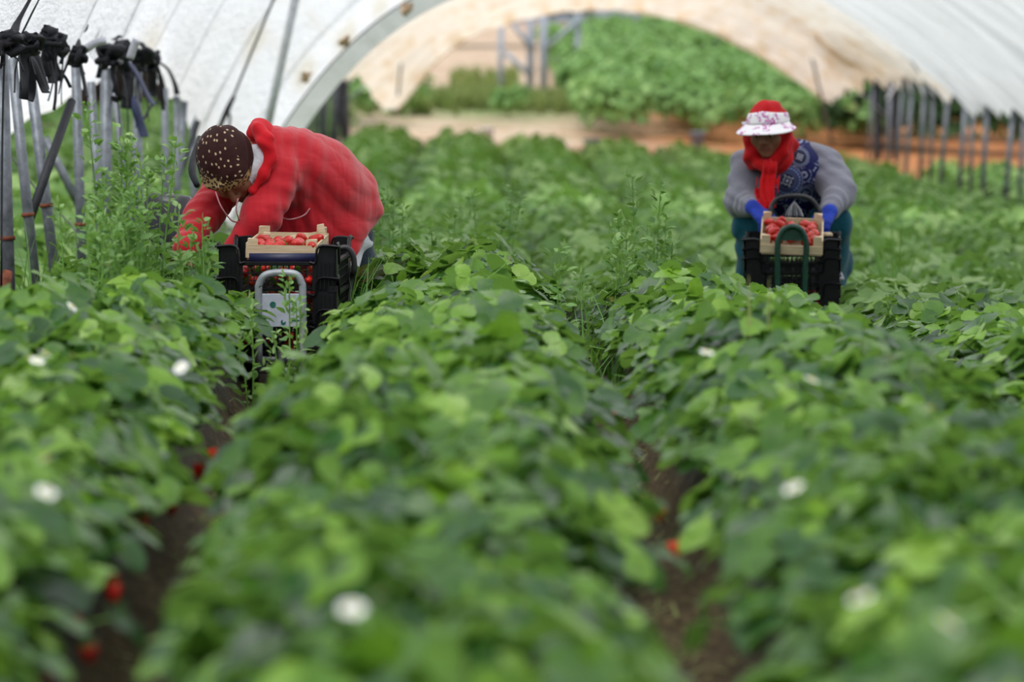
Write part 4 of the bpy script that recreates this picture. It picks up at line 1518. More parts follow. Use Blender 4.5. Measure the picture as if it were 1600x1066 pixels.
def hand(fld, wrist, d, n, side, curl=.5, s=1.0, inflate=0.0, thumb=1.0, spread=.10):
    """wrist point, d finger direction, n back-of-hand normal, side = toward the thumb"""
    d, n, side = [np.asarray(v, float) / np.linalg.norm(v) for v in (d, n, side)]
    side = side - d * (side @ d); side /= np.linalg.norm(side)
    n = np.cross(d, side) * np.sign(np.cross(d, side) @ n)
    pl = .085 * s
    k = .010
    for i in range(4):
        w = (1.5 - i) * .020 * s
        a = wrist + side * w * .55 + d * .008; b = wrist + d * pl * (1 - .05 * abs(i - 1)) + side * w
        fld.cap(a, b, .014 * s + inflate, .0115 * s + inflate, k=k)
        L = [.074, .082, .077, .060][i] * s
        p = b; ang = -.15
        for q, f in enumerate((.45, .30, .25)):
            ang += curl * (.75 if q == 0 else 1.0)
            dd = d * math.cos(ang) - n * math.sin(ang) + side * spread * (1.5 - i) * .5
            dd /= np.linalg.norm(dd)
            e = p + dd * L * f
            fld.cap(p, e, (.0100 - .0011 * q) * s + inflate, (.0090 - .0011 * q) * s + inflate, k=.003)
            p = e
    p = wrist + d * .018 * s + side * .020 * s
    for q, (L, da) in enumerate(((.042, .75), (.034, .45), (.026, .25))):
        dd = d * math.cos(da * thumb) + side * math.sin(da * thumb) - n * (.25 + .35 * q * curl)
        dd /= np.linalg.norm(dd)
        e = p + dd * L * s
        fld.cap(p, e, (.0145 - .002 * q) * s + inflate, (.0125 - .002 * q) * s + inflate, k=.006)
        p = e


def frame_from(fwd, up):
    """columns: x (to the person's left), y forward, z up"""
    y = np.asarray(fwd, float); y /= np.linalg.norm(y)
    z = np.asarray(up, float); z = z - y * (z @ y); z /= np.linalg.norm(z)
    x = np.cross(y, z)
    return np.stack([x, y, z], 1)


def head_fields(fld, c, B, face=True, s=1.0):
    """adds a human head centred at c with frame B"""
    W = lambda x, y, z: np.asarray(c) + B @ (np.array([x, y, z]) * s)
    r = lambda *a: np.array(a) * s
    fld.ell(W(0, -.015, .025), r(.076, .095, .098), B, .01)
    fld.ell(W(0, .022, -.045), r(.058, .066, .070), B, .03)
    fld.cap(W(0, -.03, -.06), W(0, -.045, -.16), .056 * s, .062 * s, k=.03)
    if not face: return
    for sx in (-1, 1):
        fld.cap(W(sx * .010, .080, .034), W(sx * .046, .068, .033), .011 * s, .009 * s, k=.012)      # brow
        fld.ell(W(sx * .031, .098, .010), r(.018, .018, .013), B, .012, 'sub')                        # socket
        fld.ell(W(sx * .031, .0765, .011), r(.016, .013, .010), B, .003)                              # lids
        fld.ell(W(sx * .040, .058, -.028), r(.026, .026, .026), B, .02)                               # cheek
        fld.ell(W(sx * .013, .094, -.030), r(.009, .011, .008), B, .006)                              # nostril wing
        fld.ell(W(sx * .078, -.012, -.005), r(.010, .020, .032), B, .008)                             # ear
    fld.cap(W(0, .086, .022), W(0, .108, -.022), .0085 * s, .0130 * s, k=.010)                        # nose
    fld.ell(W(0, .103, -.028), r(.013, .012, .010), B, .006)
    fld.ell(W(0, .076, -.058), r(.028, .020, .020), B, .015)                                          # muzzle
    fld.cap(W(-.022, .086, -.0505), W(.022, .086, -.0505), .0062 * s, k=.005, )                       # upper lip
    fld.cap(W(-.017, .087, -.0625), W(.017, .087, -.0625), .0072 * s, k=.005)                         # lower lip
    fld.cap(W(-.026, .0975, -.0563), W(.026, .0975, -.0563), .0026 * s, k=.004, mode='sub')           # mouth line
    fld.ell(W(0, .070, -.090), r(.022, .020, .016), B, .015)                                          # chin


def vec(*a):
    return np.array(a, float)


# cloth and skin materials --------------------------------------------------
def cloth(name, c, rough=.8, var=.06, fold=.25, fs=55, sheen=.25, fuzz=420):
    t = NT(name)
    v = t.tc('Object')
    n = t.noise(v, 7, 4, .6)
    col = t.ramp(n, [(.3, tuple(x * (1 - var * 1.5) for x in c[:3]) + (1,)), (.7, tuple(min(1, x * (1 + var * 1.5)) for x in c[:3]) + (1,))])
    h = t.math('ADD', t.math('MULTIPLY', t.noise(v, fs, 3, .55, .8), 1.0), t.math('MULTIPLY', t.noise(v, fuzz, 2), .15))
    return t.done(t.bsdf(col, rough, .25, t.bump(h, fold, .01), Sheen_Weight=sheen, Sheen_Roughness=.5))


M['skin'] = None


def skin_mat(name, c, c2):
    t = NT(name)
    v = t.tc('Object')
    col = t.mix(t.noise(v, 30, 3, .6), c, c2)
    return t.done(t.bsdf(col, .5, .4, t.bump(t.noise(v, 190, 3), .18, .003), Subsurface_Weight=.08, Subsurface_Radius=(.02, .008, .004), Subsurface_Scale=.3))


M['skin'] = skin_mat('brown_skin', (.235, .10, .055, 1), (.30, .14, .078, 1))
M['lips'] = plain('lips', (.21, .075, .055, 1), .42, .4, var=.08)
M['eyewhite'] = plain('eye_white', (.55, .50, .46, 1), .25, .5, var=.02)
M['iris'] = plain('dark_iris', (.02, .012, .008, 1), .15, .6)
M['brow'] = plain('brow_hair', (.03, .018, .012, 1), .8, .2)
def jersey():
    t = NT('red_jersey')
    v = t.tc('Object')
    vs = t.tc('Object', scale=(17, 8, 3.2), rot=(0, math.radians(-38), 0))
    n = t.noise(v, 7, 4, .6)
    col = t.ramp(n, [(.3, (.56, .008, .018, 1)), (.7, (.64, .012, .026, 1))])
    f1 = t.noise(vs, 1.0, 2, .45, .6); f2 = t.noise(t.tc('Object', scale=(9, 9, 30), rot=(0, math.radians(20), 0)), 1.0, 2, .4, .6)
    h = t.math('ADD', t.math('MULTIPLY', f1, 1.0), t.math('MULTIPLY', f2, .35))
    return t.done(t.bsdf(col, .7, .25, t.bump(h, .35, .03), Sheen_Weight=.35, Sheen_Roughness=.5))


M['red'] = jersey()
M['red_old'] = cloth('red_jersey', (.60, .010, .022, 1), .72, .06, .18, 18, .35)
M['redlining'] = cloth('bright_red_fabric', (.72, .008, .018, 1), .8, .04, .3, 40, .1)
M['white_cloth'] = cloth('white_cloth', (.80, .80, .86, 1), .8, .03, .4, 50)
M['scarlet'] = cloth('scarlet_scarf', (.60, .004, .008, 1), .8, .12, .5, 60, .05)
M['crimson'] = cloth('crimson_cap', (.50, .010, .03, 1), .8, .08, .4, 60, .3)
M['grey_knit'] = cloth('grey_knit', (.22, .22, .27, 1), .9, .06, .5, 70, .35)
M['teal'] = cloth('teal_trousers', (.004, .085, .125, 1), .85, .10, .4, 40, .15)
M['darkpants'] = cloth('dark_trousers', (.03, .05, .07, 1), .85, .1, .4, 40)
M['blueglove'] = cloth('blue_glove', (.012, .045, .40, 1), .6, .25, .6, 60, .1)
M['rubber'] = plain('dark_rubber', (.02, .02, .022, 1), .5, .5)
# ------------------------------------------------------------------ first picker: red tunic, bending left over the bed
def brown_scarf_material():
    t = NT('brown_dotted_scarf')
    lx, ly, lz = t.attr('lx'), t.attr('ly'), t.attr('lz')
    comb = t.n('ShaderNodeCombineXYZ', {0: lx, 1: ly, 2: lz}).outputs[0]
    ang = t.math('ARCTAN2', lz, ly)                       # 0 = forehead, pi/2 = crown
    uv = t.n('ShaderNodeCombineXYZ', {0: t.math('MULTIPLY', lx, 1.25), 1: t.math('MULTIPLY', ang, .105), 2: 0.0}).outputs[0]
    vo = t.n('ShaderNodeTexVoronoi', {'Vector': uv, 'Scale': 38.0, 'Randomness': .75}, voronoi_dimensions='2D')
    dot = t.math('MULTIPLY', t.math('LESS_THAN', vo.outputs['Distance'], .15), t.math('LESS_THAN', t.math('ABSOLUTE', lx), .080))
    base = t.mix(t.noise(comb, 20, 3), (.030, .007, .006, 1), (.050, .012, .010, 1))
    c = t.mix(dot, base, (.62, .47, .30, 1))
    vo2 = t.n('ShaderNodeTexVoronoi', {'Vector': uv, 'Scale': 75.0, 'Randomness': .9}, voronoi_dimensions='2D')
    fleck = t.math('LESS_THAN', vo2.outputs['Distance'], .36)
    cream = t.mix(fleck, (.55, .40, .19, 1), (.05, .012, .010, 1))
    # cream border with dark flecks above the brow, breaking up upwards
    f = t.math('SUBTRACT', 1.06, ang)
    f = t.math('ADD', f, t.math('MULTIPLY', t.math('SUBTRACT', t.noise(uv, 60, 3, .6), .5), 1.1))
    f = t.math('ADD', f, t.math('MULTIPLY', lx, 4.5))
    m = t.math('GREATER_THAN', f, 0.20)
    c = t.mix(m, c, cream)
    return t.done(t.bsdf(c, .75, .25, t.bump(t.noise(comb, 40, 3, .6, .6), .5, .008), Sheen_Weight=.03))


def picker_one():
    g0 = float(terr(-.5, 14.0))
    loc = vec(-.48, 14.0, g0)
    root = empty('person', loc, 'person in a red hooded tunic and brown dotted head scarf bending over the left bed', 'person')
    A = lambda px, py, D: at(px, py, D)
    lo = vec(-1.22, 13.2, -.12); hi = vec(-.22, 14.5, .98)

    def shift(o):
        # mesh is in world space: give it to the root
        o.matrix_parent_inverse = Matrix.Translation(-Vector(loc))
        return o
    # key joints
    hip = A(524, 318, 14.05); waist = A(492, 290, 13.93); chest = A(452, 264, 13.82); neck = A(412, 240, 13.72)
    shR = A(352, 268, 13.90); shL = A(436, 276, 13.66)
    elR = A(318, 338, 13.72); elL = A(408, 338, 13.58)
    wrR = A(287, 392, 13.52); wrL = A(366, 396, 13.56)
    hc = A(360, 266, 13.60)
    # head: crown up-left, face down toward the camera and to the left
    HB = frame_from(vec(.06, -.50, -.86), vec(-.42, -.70, .42))
    # -- body
    f = Field(lo - .05, hi + .05, .006)
    f.chain([neck, chest, waist, hip], [.06, .115, .13, .135], k=.05)
    f.cap(shR, shL, .055, .055, k=.05); f.cap(chest, shR, .09, .05, k=.04)
    f.chain([shR, elR, wrR], [.048, .040, .026], k=.02)
    f.chain([shL, elL, wrL], [.048, .040, .026], k=.02)
    f.cap(neck, hc, .06, .055, k=.03)
    head_fields(f, hc, HB)
    hand(f, wrR, vec(-.35, -.55, -.75), vec(-.7, .3, .6), vec(.75, -.6, .1), .45)
    hand(f, wrL, vec(-.25, -.65, -.7), vec(-.6, .3, .7), vec(.6, -.7, .2), .5)
    kn1 = A(505, 440, 13.98); kn2 = A(556, 435, 14.10)
    ft1 = vec(kn1[0] - .02, 14.1, g0 + .07); ft2 = vec(kn2[0] + .0, 14.28, g0 + .07)
    for kn, ft, dx in ((kn1, ft1, -.06), (kn2, ft2, .06)):
        f.chain([hip + vec(dx - .02, 0, -.10), kn, ft], [.075, .055, .042], k=.03)
        f.cap(ft + vec(0, .03, -.03), ft + vec(-.13, -.10, -.035), .036, .030, k=.02)
    skin = M['skin']

    def lipmask(C):
        L = (C - hc) @ HB
        return ((np.abs(L[:, 2] + .0565) < .012) & (np.abs(L[:, 0]) < .026) & (L[:, 1] > .082)).astype(int)
    b = shift(body_obj('body', f, [skin, M['lips']], root, lipmask, 1))
    b['label'] = 'brown skinned body, face turned down and hands in the leaves'
    # -- trousers and boots
    f = Field(vec(-.75, 13.75, -.16), vec(-.2, 14.5, .7), .008)
    for kn, ft, dx in ((kn1, ft1, -.06), (kn2, ft2, .06)):
        f.chain([hip + vec(dx - .02, 0, -.10), kn, ft + vec(0, 0, .04)], [.095, .085, .065], k=.03, wr=(.004, 60, dx * 9))
    o = shift(body_obj('trousers', f, [M['darkpants']], root, None, 2)); o['label'] = 'dark trousers'
    for ft in (ft1, ft2):
        f = Field(ft - .24, ft + .22, .006)
        f.cap(ft + vec(0, .03, -.025), ft + vec(-.13, -.10, -.03), .046, .040, k=.02)
        f.cap(ft + vec(0, 0, -.02), ft + vec(0, 0, .10), .055, .060, k=.03)
        f.plane(vec(0, 0, g0 + .004), vec(0, 0, -1))
        o = shift(body_obj('boot', f, [M['rubber']], root, None, 1)); o['label'] = 'dark rubber boot'
    # -- tunic
    f = Field(lo - .06, hi + .06, .0058)
    f.cap(neck + vec(.02, .03, 0), chest, .085, .135, k=.06)
    f.cap(chest, waist, .145, .158, k=.06)
    f.cap(waist, hip, .158, .158, k=.06)
    f.ell(A(400, 262, 13.76), vec(.14, .17, .105), frame_from(vec(-.4, -.8, -.1), vec(-.5, 0, .8)), .06)
    # skirt of the tunic
    f.cap(hip, A(527, 368, 14.02), .150, .135, k=.05)
    f.cap(waist, A(478, 350, 13.88), .14, .12, k=.06)
    f.cap(A(556, 322, 14.05), A(580, 338, 14.05), .075, .035, k=.04)
    f.cap(A(520, 360, 13.95), A(520, 440, 13.95), .135, .125, k=.04)
    f.cap(A(445, 345, 13.85), A(440, 378, 13.85), .085, .08, k=.05)
    ribs = dict(wr=(.0028, 120, 1.0))
    f.chain([shR + vec(.03, 0, .0), elR, wrR + (elR - wrR) * .08], [.074, .064, .048], k=.035, **ribs)
    f.chain([shL, elL, wrL + (elL - wrL) * .06], [.076, .066, .046], k=.04, wr=(.0022, 95, 2.0))
    # hem plane
    h0 = A(597, 334, 14.0); h1 = A(533, 430, 14.0)
    e = h1 - h0
    nrm = vec(-e[2], 0, e[0]); nrm = nrm if nrm[0] > 0 else -nrm
    f.plane(h0, nrm, .008, (vec(-.62, 13.2, -.2), hi + .1))
    # big drapery folds: fans falling from the hips and creases over the back
    wv = A(470, 240, 13.9)

    def folds(P):
        x, y, z = P[..., 0], P[..., 1], P[..., 2]
        u = x * .55 + z * .85            # across the falling folds
        v = -x * .85 + z * .55
        fall = np.clip((x + .78) / .25, 0, 1)
        rg = lambda q: 1 - 2 * np.abs(np.sin(q))          # sharp creases between round folds
        F1 = .0042 * rg(u * 21 + 1.1 * np.sin(v * 7 + y * 9) + 4 * y) * fall
        F2 = .0028 * rg(u * 44 + 1.6 * np.sin(v * 11 + 1) - 7 * y) * fall
        back = np.exp(-((x + .62) / .10) ** 2)
        F3 = .0035 * rg(x * 62 + 9 * z + 1.2 * np.sin(z * 13)) * back
        F4 = .0025 * rg(v * 34 + 1.3 * np.sin(u * 15)) * (1 - fall)
        return F1 + F2 + F3 + F4
    f.bumpfn(folds)
    tun = shift(body_obj('tunic', f, [M['red']], root, None, 1)); tun['label'] = 'long sleeved red hooded tunic'
    # seam and sleeve line, drawstrings
    # -- white shirt showing below the hem
    f = Field(vec(-.62, 13.75, .15), vec(-.22, 14.3, .62), .0065)
    f.cap(hip, A(527, 368, 14.04), .125, .112, k=.05)
    f.cap(A(550, 345, 14.05), A(566, 380, 14.05), .045, .030, k=.04)
    f.cap(A(520, 360, 13.97), A(522, 445, 13.97), .112, .108, k=.04)
    f.plane(h0 + nrm / np.linalg.norm(nrm) * .034, nrm, .004)
    f.plane(A(590, 352, 14), vec(.3, 0, 1), .004)
    f.bumpfn(lambda P: .006 * np.sin((P[..., 0] * .55 + P[..., 2] * .85) * 60))
    o = shift(body_obj('undershirt', f, [M['white_cloth']], root, None, 1)); o['label'] = 'white shirt edge below the red hem'
    # -- head scarf
    f = Field(hc - .24, hc + .24, .0045)
    W = lambda x, y, z: hc + HB @ vec(x, y, z)
    f.ell(W(0, -.02, .030), (.094, .112, .112), HB, .01)
    f.ell(W(0, -.065, .055), (.080, .075, .075), HB, .05)
    f.cap(W(0, -.05, -.03), W(.01, -.085, -.12), .085, .070, k=.04)
    f.ell(W(.0, .035, .050), (.082, .060, .055), HB, .02)
    # opening for the face
    f.ell(W(0, .135, -.050), (.064, .110, .080), HB, .006, 'sub')
    # a rolled fold across the forehead
    f.chain([W(-.088, .005, .045), W(-.06, .072, .062), W(0, .098, .070), W(.06, .072, .062), W(.088, .005, .045)], [.006] * 5, k=.008)
    f.bumpfn(lambda P: .0022 * np.sin(((P - hc) @ HB)[..., 2] * 120 + 2.5 * np.sin(((P - hc) @ HB)[..., 0] * 24) + 2 * np.sin(((P - hc) @ HB)[..., 1] * 18)))
    sc = shift(body_obj('head_scarf', f, [brown_scarf_material()], root, None, 1, (hc, HB)))
    sc['label'] = 'dark brown head scarf with cream dots and a cream front border'
    # -- hood: bunched red cloth behind the head with white lining
    f = Field(A(372, 310, 13.7) - vec(.08, .25, .06), A(440, 180, 13.7) + vec(.08, .3, .08), .005)
    f.chain([A(398, 205, 13.66), A(408, 203, 13.74), A(417, 222, 13.82)], [.030, .036, .046], k=.03)
    f.chain([A(404, 203, 13.62), A(416, 222, 13.58), A(424, 250, 13.57)], [.026, .028, .022], k=.02)
    f.chain([A(424, 250, 13.57), A(412, 272, 13.56), A(394, 298, 13.56)], [.020, .017, .013], k=.015)
    f.cap(A(418, 225, 13.74), A(428, 258, 13.70), .050, .05, k=.04)
    f.bumpfn(lambda P: .003 * np.sin(P[..., 0] * 60 + P[..., 2] * 75 + 2 * np.sin(P[..., 2] * 30)))
    o = shift(body_obj('hood', f, [M['redlining']], root, None, 1)); o['label'] = 'bright red hood fallen back behind the head'
    f = Field(A(372, 310, 13.6) - vec(.08, .12, .06), A(440, 215, 13.6) + vec(.08, .14, .08), .005)
    f.chain([A(398, 235, 13.60), A(410, 252, 13.60), A(402, 270, 13.59)], [.026, .028, .026], k=.02)
    f.cap(A(396, 262, 13.59), A(388, 292, 13.585), .028, .016, k=.02)
    f.bumpfn(lambda P: .003 * np.sin(P[..., 0] * 70 - P[..., 2] * 40))
    o = shift(body_obj('hood_lining', f, [M['white_cloth']], root, None, 1)); o['label'] = 'white lining inside the hood'
    # drawstrings
    for pts in ([(337, 300, 13.50), (345, 322, 13.47), (360, 343, 13.50), (372, 348, 13.55)], [(372, 310, 13.50), (369, 328, 13.5), (374, 345, 13.52)], [(436, 338, 13.66), (452, 343, 13.66), (474, 337, 13.70), (484, 326, 13.74)]):
        m = MB(); m.tube([A(*q) for q in pts], .0028, 6)
        o = m.build('drawstring', [plain_string], root); shift(o)
    # eyes closed downward: brows
    for sx in (-1, 1):
        m = MB(); m.tube([W(sx * .014, .088, .030), W(sx * .032, .084, .036), W(sx * .048, .070, .030)], [.003, .0035, .002], 6)
        shift(m.build('eyebrow', [M['brow']], root))
        m = MB()
        S = []
        for th in np.linspace(0, PI, 9)[1:-1]:
            S.append((.0125 * math.sin(th), .0125 * math.cos(th)))
        m.lathe([(1e-4, .0125)] + S + [(1e-4, -.0125)], 16)
        e_ = m.build('eye', [M['eyewhite']], root)
        e_.location = Vector(W(sx * .031, .0715, .008)) - Vector(loc)
    return root


plain_string = plain('drawstring', (.55, .25, .27, 1), .8, .2)
picker_one()


# ------------------------------------------------------------------ second picker: grey sleeves, patterned vest, red scarf, white visor
def vest_material():
    t = NT('blue_medallion_vest')
    lx, ly, lz = t.attr('lx'), t.attr('ly'), t.attr('lz')
    comb = t.n('ShaderNodeCombineXYZ', {0: lx, 1: 0.0, 2: lz}).outputs[0]
    base = (.006, .010, .085, 1)
    pale = (.36, .38, .52, 1)
    wav = t.n('ShaderNodeTexVoronoi', {'Vector': comb, 'Scale': 14.0, 'Randomness': .8})
    ring = t.math('PINGPONG', t.math('MULTIPLY', wav.outputs['Distance'], 6.0), .5)
    lace = t.math('GREATER_THAN', ring, .36)
    lace = t.math('MULTIPLY', lace, t.math('GREATER_THAN', t.noise(comb, 12, 2), .47))
    fine = t.math('GREATER_THAN', t.n('ShaderNodeTexVoronoi', {'Vector': comb, 'Scale': 90.0}).outputs['Distance'], .42)
    lace = t.math('MULTIPLY', lace, t.math('ADD', t.math('MULTIPLY', fine, .6), .4))
    c = t.mix(lace, base, pale)

    def medallion(c, cx, cz, R, col_in, col_rim):
        dx = t.math('SUBTRACT', lx, cx); dz = t.math('SUBTRACT', lz, cz)
        r = t.math('SQRT', t.math('ADD', t.math('MULTIPLY', dx, dx), t.math('MULTIPLY', dz, dz)))
        q = t.math('DIVIDE', r, R)
        th = t.math('ARCTAN2', dz, dx)
        c = t.mix(t.math('LESS_THAN', q, 1.06), c, (.30, .31, .42, 1))
        c = t.mix(t.math('LESS_THAN', q, 1.0), c, col_rim)
        dash = t.math('MULTIPLY', t.math('GREATER_THAN', t.math('SINE', t.math('MULTIPLY', th, 26.0)), -.1), t.math('LESS_THAN', t.math('ABSOLUTE', t.math('SUBTRACT', q, .84)), .045))
        c = t.mix(dash, c, (.45, .60, .90, 1))
        c = t.mix(t.math('LESS_THAN', q, .72), c, col_in)
        c = t.mix(t.math('LESS_THAN', q, .44), c, (.012, .012, .05, 1))
        ax = t.math('ABSOLUTE', t.math('SUBTRACT', dx, t.math('MULTIPLY', dz, .35))); az = t.math('ABSOLUTE', t.math('ADD', dz, t.math('MULTIPLY', dx, .35)))
        sq = t.math('DIVIDE', t.math('MAXIMUM', ax, az), R)
        wob = t.math('MULTIPLY', t.math('COSINE', t.math('MULTIPLY', th, 8.0)), .05)
        sq = t.math('ADD', sq, wob)
        line = t.math('LESS_THAN', t.math('ABSOLUTE', t.math('SUBTRACT', sq, .27)), .035)
        c = t.mix(line, c, (.75, .77, .85, 1))
        c = t.mix(t.math('LESS_THAN', q, .10), c, (.55, .6, .8, 1))
        return c
    c = medallion(c, 0.0, 0.0, .066, (.10, .115, .24, 1), (.065, .09, .27, 1))
    c = medallion(c, .055, .105, .040, (.03, .03, .07, 1), (.02, .02, .06, 1))
    c = medallion(c, -.10, .09, .038, (.05, .06, .15, 1), (.03, .05, .15, 1))
    c = medallion(c, .085, -.06, .035, (.05, .06, .15, 1), (.10, .12, .22, 1))
    return t.done(t.bsdf(c, .75, .3, t.bump(t.noise(t.tc('Object'), 50, 3), .35, .008)))


def floral_material():
    t = NT('white_floral_cotton')
    v = t.tc('Object')
    vo = t.n('ShaderNodeTexVoronoi', {'Vector': v, 'Scale': 26.0, 'Randomness': .9})
    m = t.math('LESS_THAN', vo.outputs['Distance'], .52)
    br = t.math('GREATER_THAN', t.noise(v, 80, 3, .6), .48)
    pick = t.math('GREATER_THAN', t.n('ShaderNodeSeparateColor', {0: vo.outputs['Color']}).outputs[0], .30)
    c = t.mix(t.math('MULTIPLY', t.math('MULTIPLY', m, br), pick), (.98, .95, .96, 1), (.62, .22, .50, 1))
    return t.done(t.bsdf(c, .7, .3))


def picker_two():
    g0 = float(terr(1.4, 17.2))
    loc = vec(1.42, 17.2, g0)
    root = empty('person', loc, 'person in a white floral sun visor, red scarf and patterned blue vest', 'person')
    A = at

    def shift(o):
        o.matrix_parent_inverse = Matrix.Translation(-Vector(loc)); return o
    hip = A(1240, 345, 17.45); waist = A(1238, 318, 17.25); chest = A(1228, 268, 17.02); neck = A(1216, 240, 16.95)
    hc = A(1200, 203, 16.80)
    HB = frame_from(vec(-.30, -.92, -.27), vec(-.12, -.25, .95))
    # person's right arm is on the image left
    shR = A(1168, 258, 16.98); shL = A(1278, 256, 17.06)
    elR = A(1157, 316, 16.86); elL = A(1310, 302, 16.90)
    wrR = A(1176, 324, 16.66); wrL = A(1297, 330, 16.68)
    knR = A(1176, 352, 16.88); knL = A(1303, 350, 16.92)
    ftR = vec(knR[0] + .02, 17.12, g0 + .07); ftL = vec(knL[0] - .03, 17.16, g0 + .07)
    lo = vec(1.05, 16.4, g0 - .02); hi = vec(1.82, 17.8, 1.02)
    dR, nR, sR = vec(.55, -.60, -.50), vec(-.3, -.3, .9), vec(.55, .5, .2)
    dL, nL, sL = vec(-.45, -.60, -.55), vec(.3, -.3, .9), vec(-.55, .5, .2)
    # -- body
    f = Field(lo - .05, hi + .05, .006)
    f.chain([neck + vec(0, .05, 0), chest + vec(0, .05, 0), waist, hip], [.050, .080, .10, .12], k=.03)
    f.cap(shR, shL, .05, .05, k=.03)
    f.chain([shR, elR, wrR], [.050, .040, .026], k=.02)
    f.chain([shL, elL, wrL], [.050, .040, .026], k=.02)
    f.cap(neck, hc + HB @ vec(0, -.03, -.08), .055, .05, k=.03)
    head_fields(f, hc, HB)
    hand(f, wrR, dR, nR, sR, .65)
    hand(f, wrL, dL, nL, sL, .65)
    for kn, ft, dx in ((knR, ftR, -.07), (knL, ftL, .07)):
        f.chain([hip + vec(dx, 0, -.02), kn, ft], [.085, .058, .042], k=.03)
        f.cap(ft + vec(0, .03, -.03), ft + vec(0, -.17, -.035), .036, .030, k=.02)

    def lipmask(C):
        L = (C - hc) @ HB
        return ((np.abs(L[:, 2] + .0565) < .0115) & (np.abs(L[:, 0]) < .024) & (L[:, 1] > .082)).astype(int)
    b = shift(body_obj('body', f, [M['skin'], M['lips']], root, lipmask, 1)); b['label'] = 'brown skinned body and lined face looking down'
    W = lambda x, y, z: hc + HB @ vec(x, y, z)
    for sx in (-1, 1):
        m = MB(); S = [(.0118 * math.sin(th), .0118 * math.cos(th)) for th in np.linspace(0, PI, 9)[1:-1]]
        m.lathe([(1e-4, .0118)] + S + [(1e-4, -.0118)], 16)
        e_ = m.build('eye', [M['eyewhite']], root); e_.location = Vector(W(sx * .031, .0785, .004)) - Vector(loc)
        m = MB(); m.lathe([(1e-4, 0), (.0055, -.0008), (.0001, -.0018)], 14)
        i_ = m.build('iris', [M['iris']], e_)
        i_.rotation_euler = Matrix(np.stack([HB[:, 0], HB[:, 2], -HB[:, 1]], 1).tolist()).to_euler()
        dd = HB @ vec(0, .85, -.5); dd /= np.linalg.norm(dd); i_.location = Vector(dd * .0125)
        m = MB(); m.tube([W(sx * .013, .0905, .030), W(sx * .032, .086, .036), W(sx * .047, .073, .030)], [.003, .0035, .002], 6)
        shift(m.build('eyebrow', [M['brow']], root))
    # -- trousers
    f = Field(vec(1.0, 16.5, g0 - .02), vec(1.85, 17.8, .75), .0065)
    for kn, ft, dx, sd in ((knR, ftR, -.08, 1), (knL, ftL, .08, 2)):
        f.cap(hip + vec(dx, 0, -.01), kn + vec(0, 0, -.01), .115, .080, k=.04, wr=(.005, 55, sd))
        f.cap(kn + vec(0, 0, -.01), ft + vec(0, 0, .05), .080, .070, k=.03, wr=(.005, 45, sd * 2))
    f.cap(hip + vec(-.06, 0, .02), hip + vec(.06, 0, .02), .125, k=.04)
    # apron-like flare beside the left knee
    f.cap(A(1300, 330, 17.05), A(1310, 420, 17.05), .055, .06, k=.05, wr=(.006, 6, 3))
    f.cap(A(1295, 268, 17.35), A(1297, 330, 17.2), .055, .075, k=.05)
    f.bumpfn(lambda P: .005 * np.sin(P[..., 0] * 75 + 2 * np.sin(P[..., 2] * 9)))
    o = shift(body_obj('trousers', f, [M['teal']], root, None, 1)); o['label'] = 'loose teal blue trousers'
    for ft in (ftR, ftL):
        f = Field(ft - .25, ft + .2, .006)
        f.cap(ft + vec(0, .03, -.025), ft + vec(0, -.17, -.03), .046, .040, k=.02)
        f.cap(ft + vec(0, 0, -.02), ft + vec(0, 0, .12), .052, .056, k=.03)
        f.plane(vec(0, 0, g0 + .004), vec(0, 0, -1))
        o = shift(body_obj('boot', f, [M['rubber']], root, None, 1)); o['label'] = 'dark rubber boot'
    # -- grey long sleeved shirt
    f = Field(vec(1.0, 16.45, .2), vec(1.85, 17.5, .98), .0058)
    f.cap(shR + vec(.05, .04, .0), shL + vec(-.05, .03, 0), .072, .072, k=.06)
    f.chain([shR, elR, wrR + (elR - wrR) * .10], [.078, .066, .043], k=.04, wr=(.0032, 85, 1))
    f.chain([shL, elL, wrL + (elL - wrL) * .10], [.080, .070, .045], k=.04, wr=(.0035, 85, 2))
    f.cap(A(1300, 262, 17.06), A(1313, 285, 17.0), .055, .06, k=.05)
    f.cap(A(1268, 246, 17.05), A(1288, 258, 17.05), .066, .07, k=.04)
    f.bumpfn(lambda P: .0028 * np.sin((P[..., 0] * .6 + P[..., 2] * .8) * 95 + 2.4 * np.sin(P[..., 2] * 19 + P[..., 0] * 8)))
    o = shift(body_obj('grey_shirt', f, [M['grey_knit']], root, None, 1)); o['label'] = 'grey knitted long sleeves'
    # -- vest
    f = Field(vec(1.05, 16.6, .15), vec(1.78, 17.7, .98), .0058)
    f.cap(chest + vec(-.050, .0, .01), waist + vec(-.01, 0, -.02), .118, .140, k=.04)
    f.cap(chest + vec(.050, .0, .005), waist + vec(.03, 0, -.02), .118, .140, k=.04)
    f.cap(waist, hip + vec(0, .02, .03), .15, .15, k=.05)
    f.cap(A(1185, 242, 17.0), A(1252, 238, 17.05), .060, .056, k=.05)
    f.cap(A(1180, 250, 16.99), A(1182, 300, 17.0), .055, .05, k=.03)
    f.bumpfn(lambda P: .003 * np.sin(P[..., 0] * 50 + P[..., 2] * 38 + 2 * np.sin(P[..., 2] * 25)))
    mc = A(1231, 283, 16.88)
    o = shift(body_obj('patterned_vest', f, [vest_material()], root, None, 1, (mc, np.eye(3)))); o['label'] = 'dark blue vest printed with pale medallions'
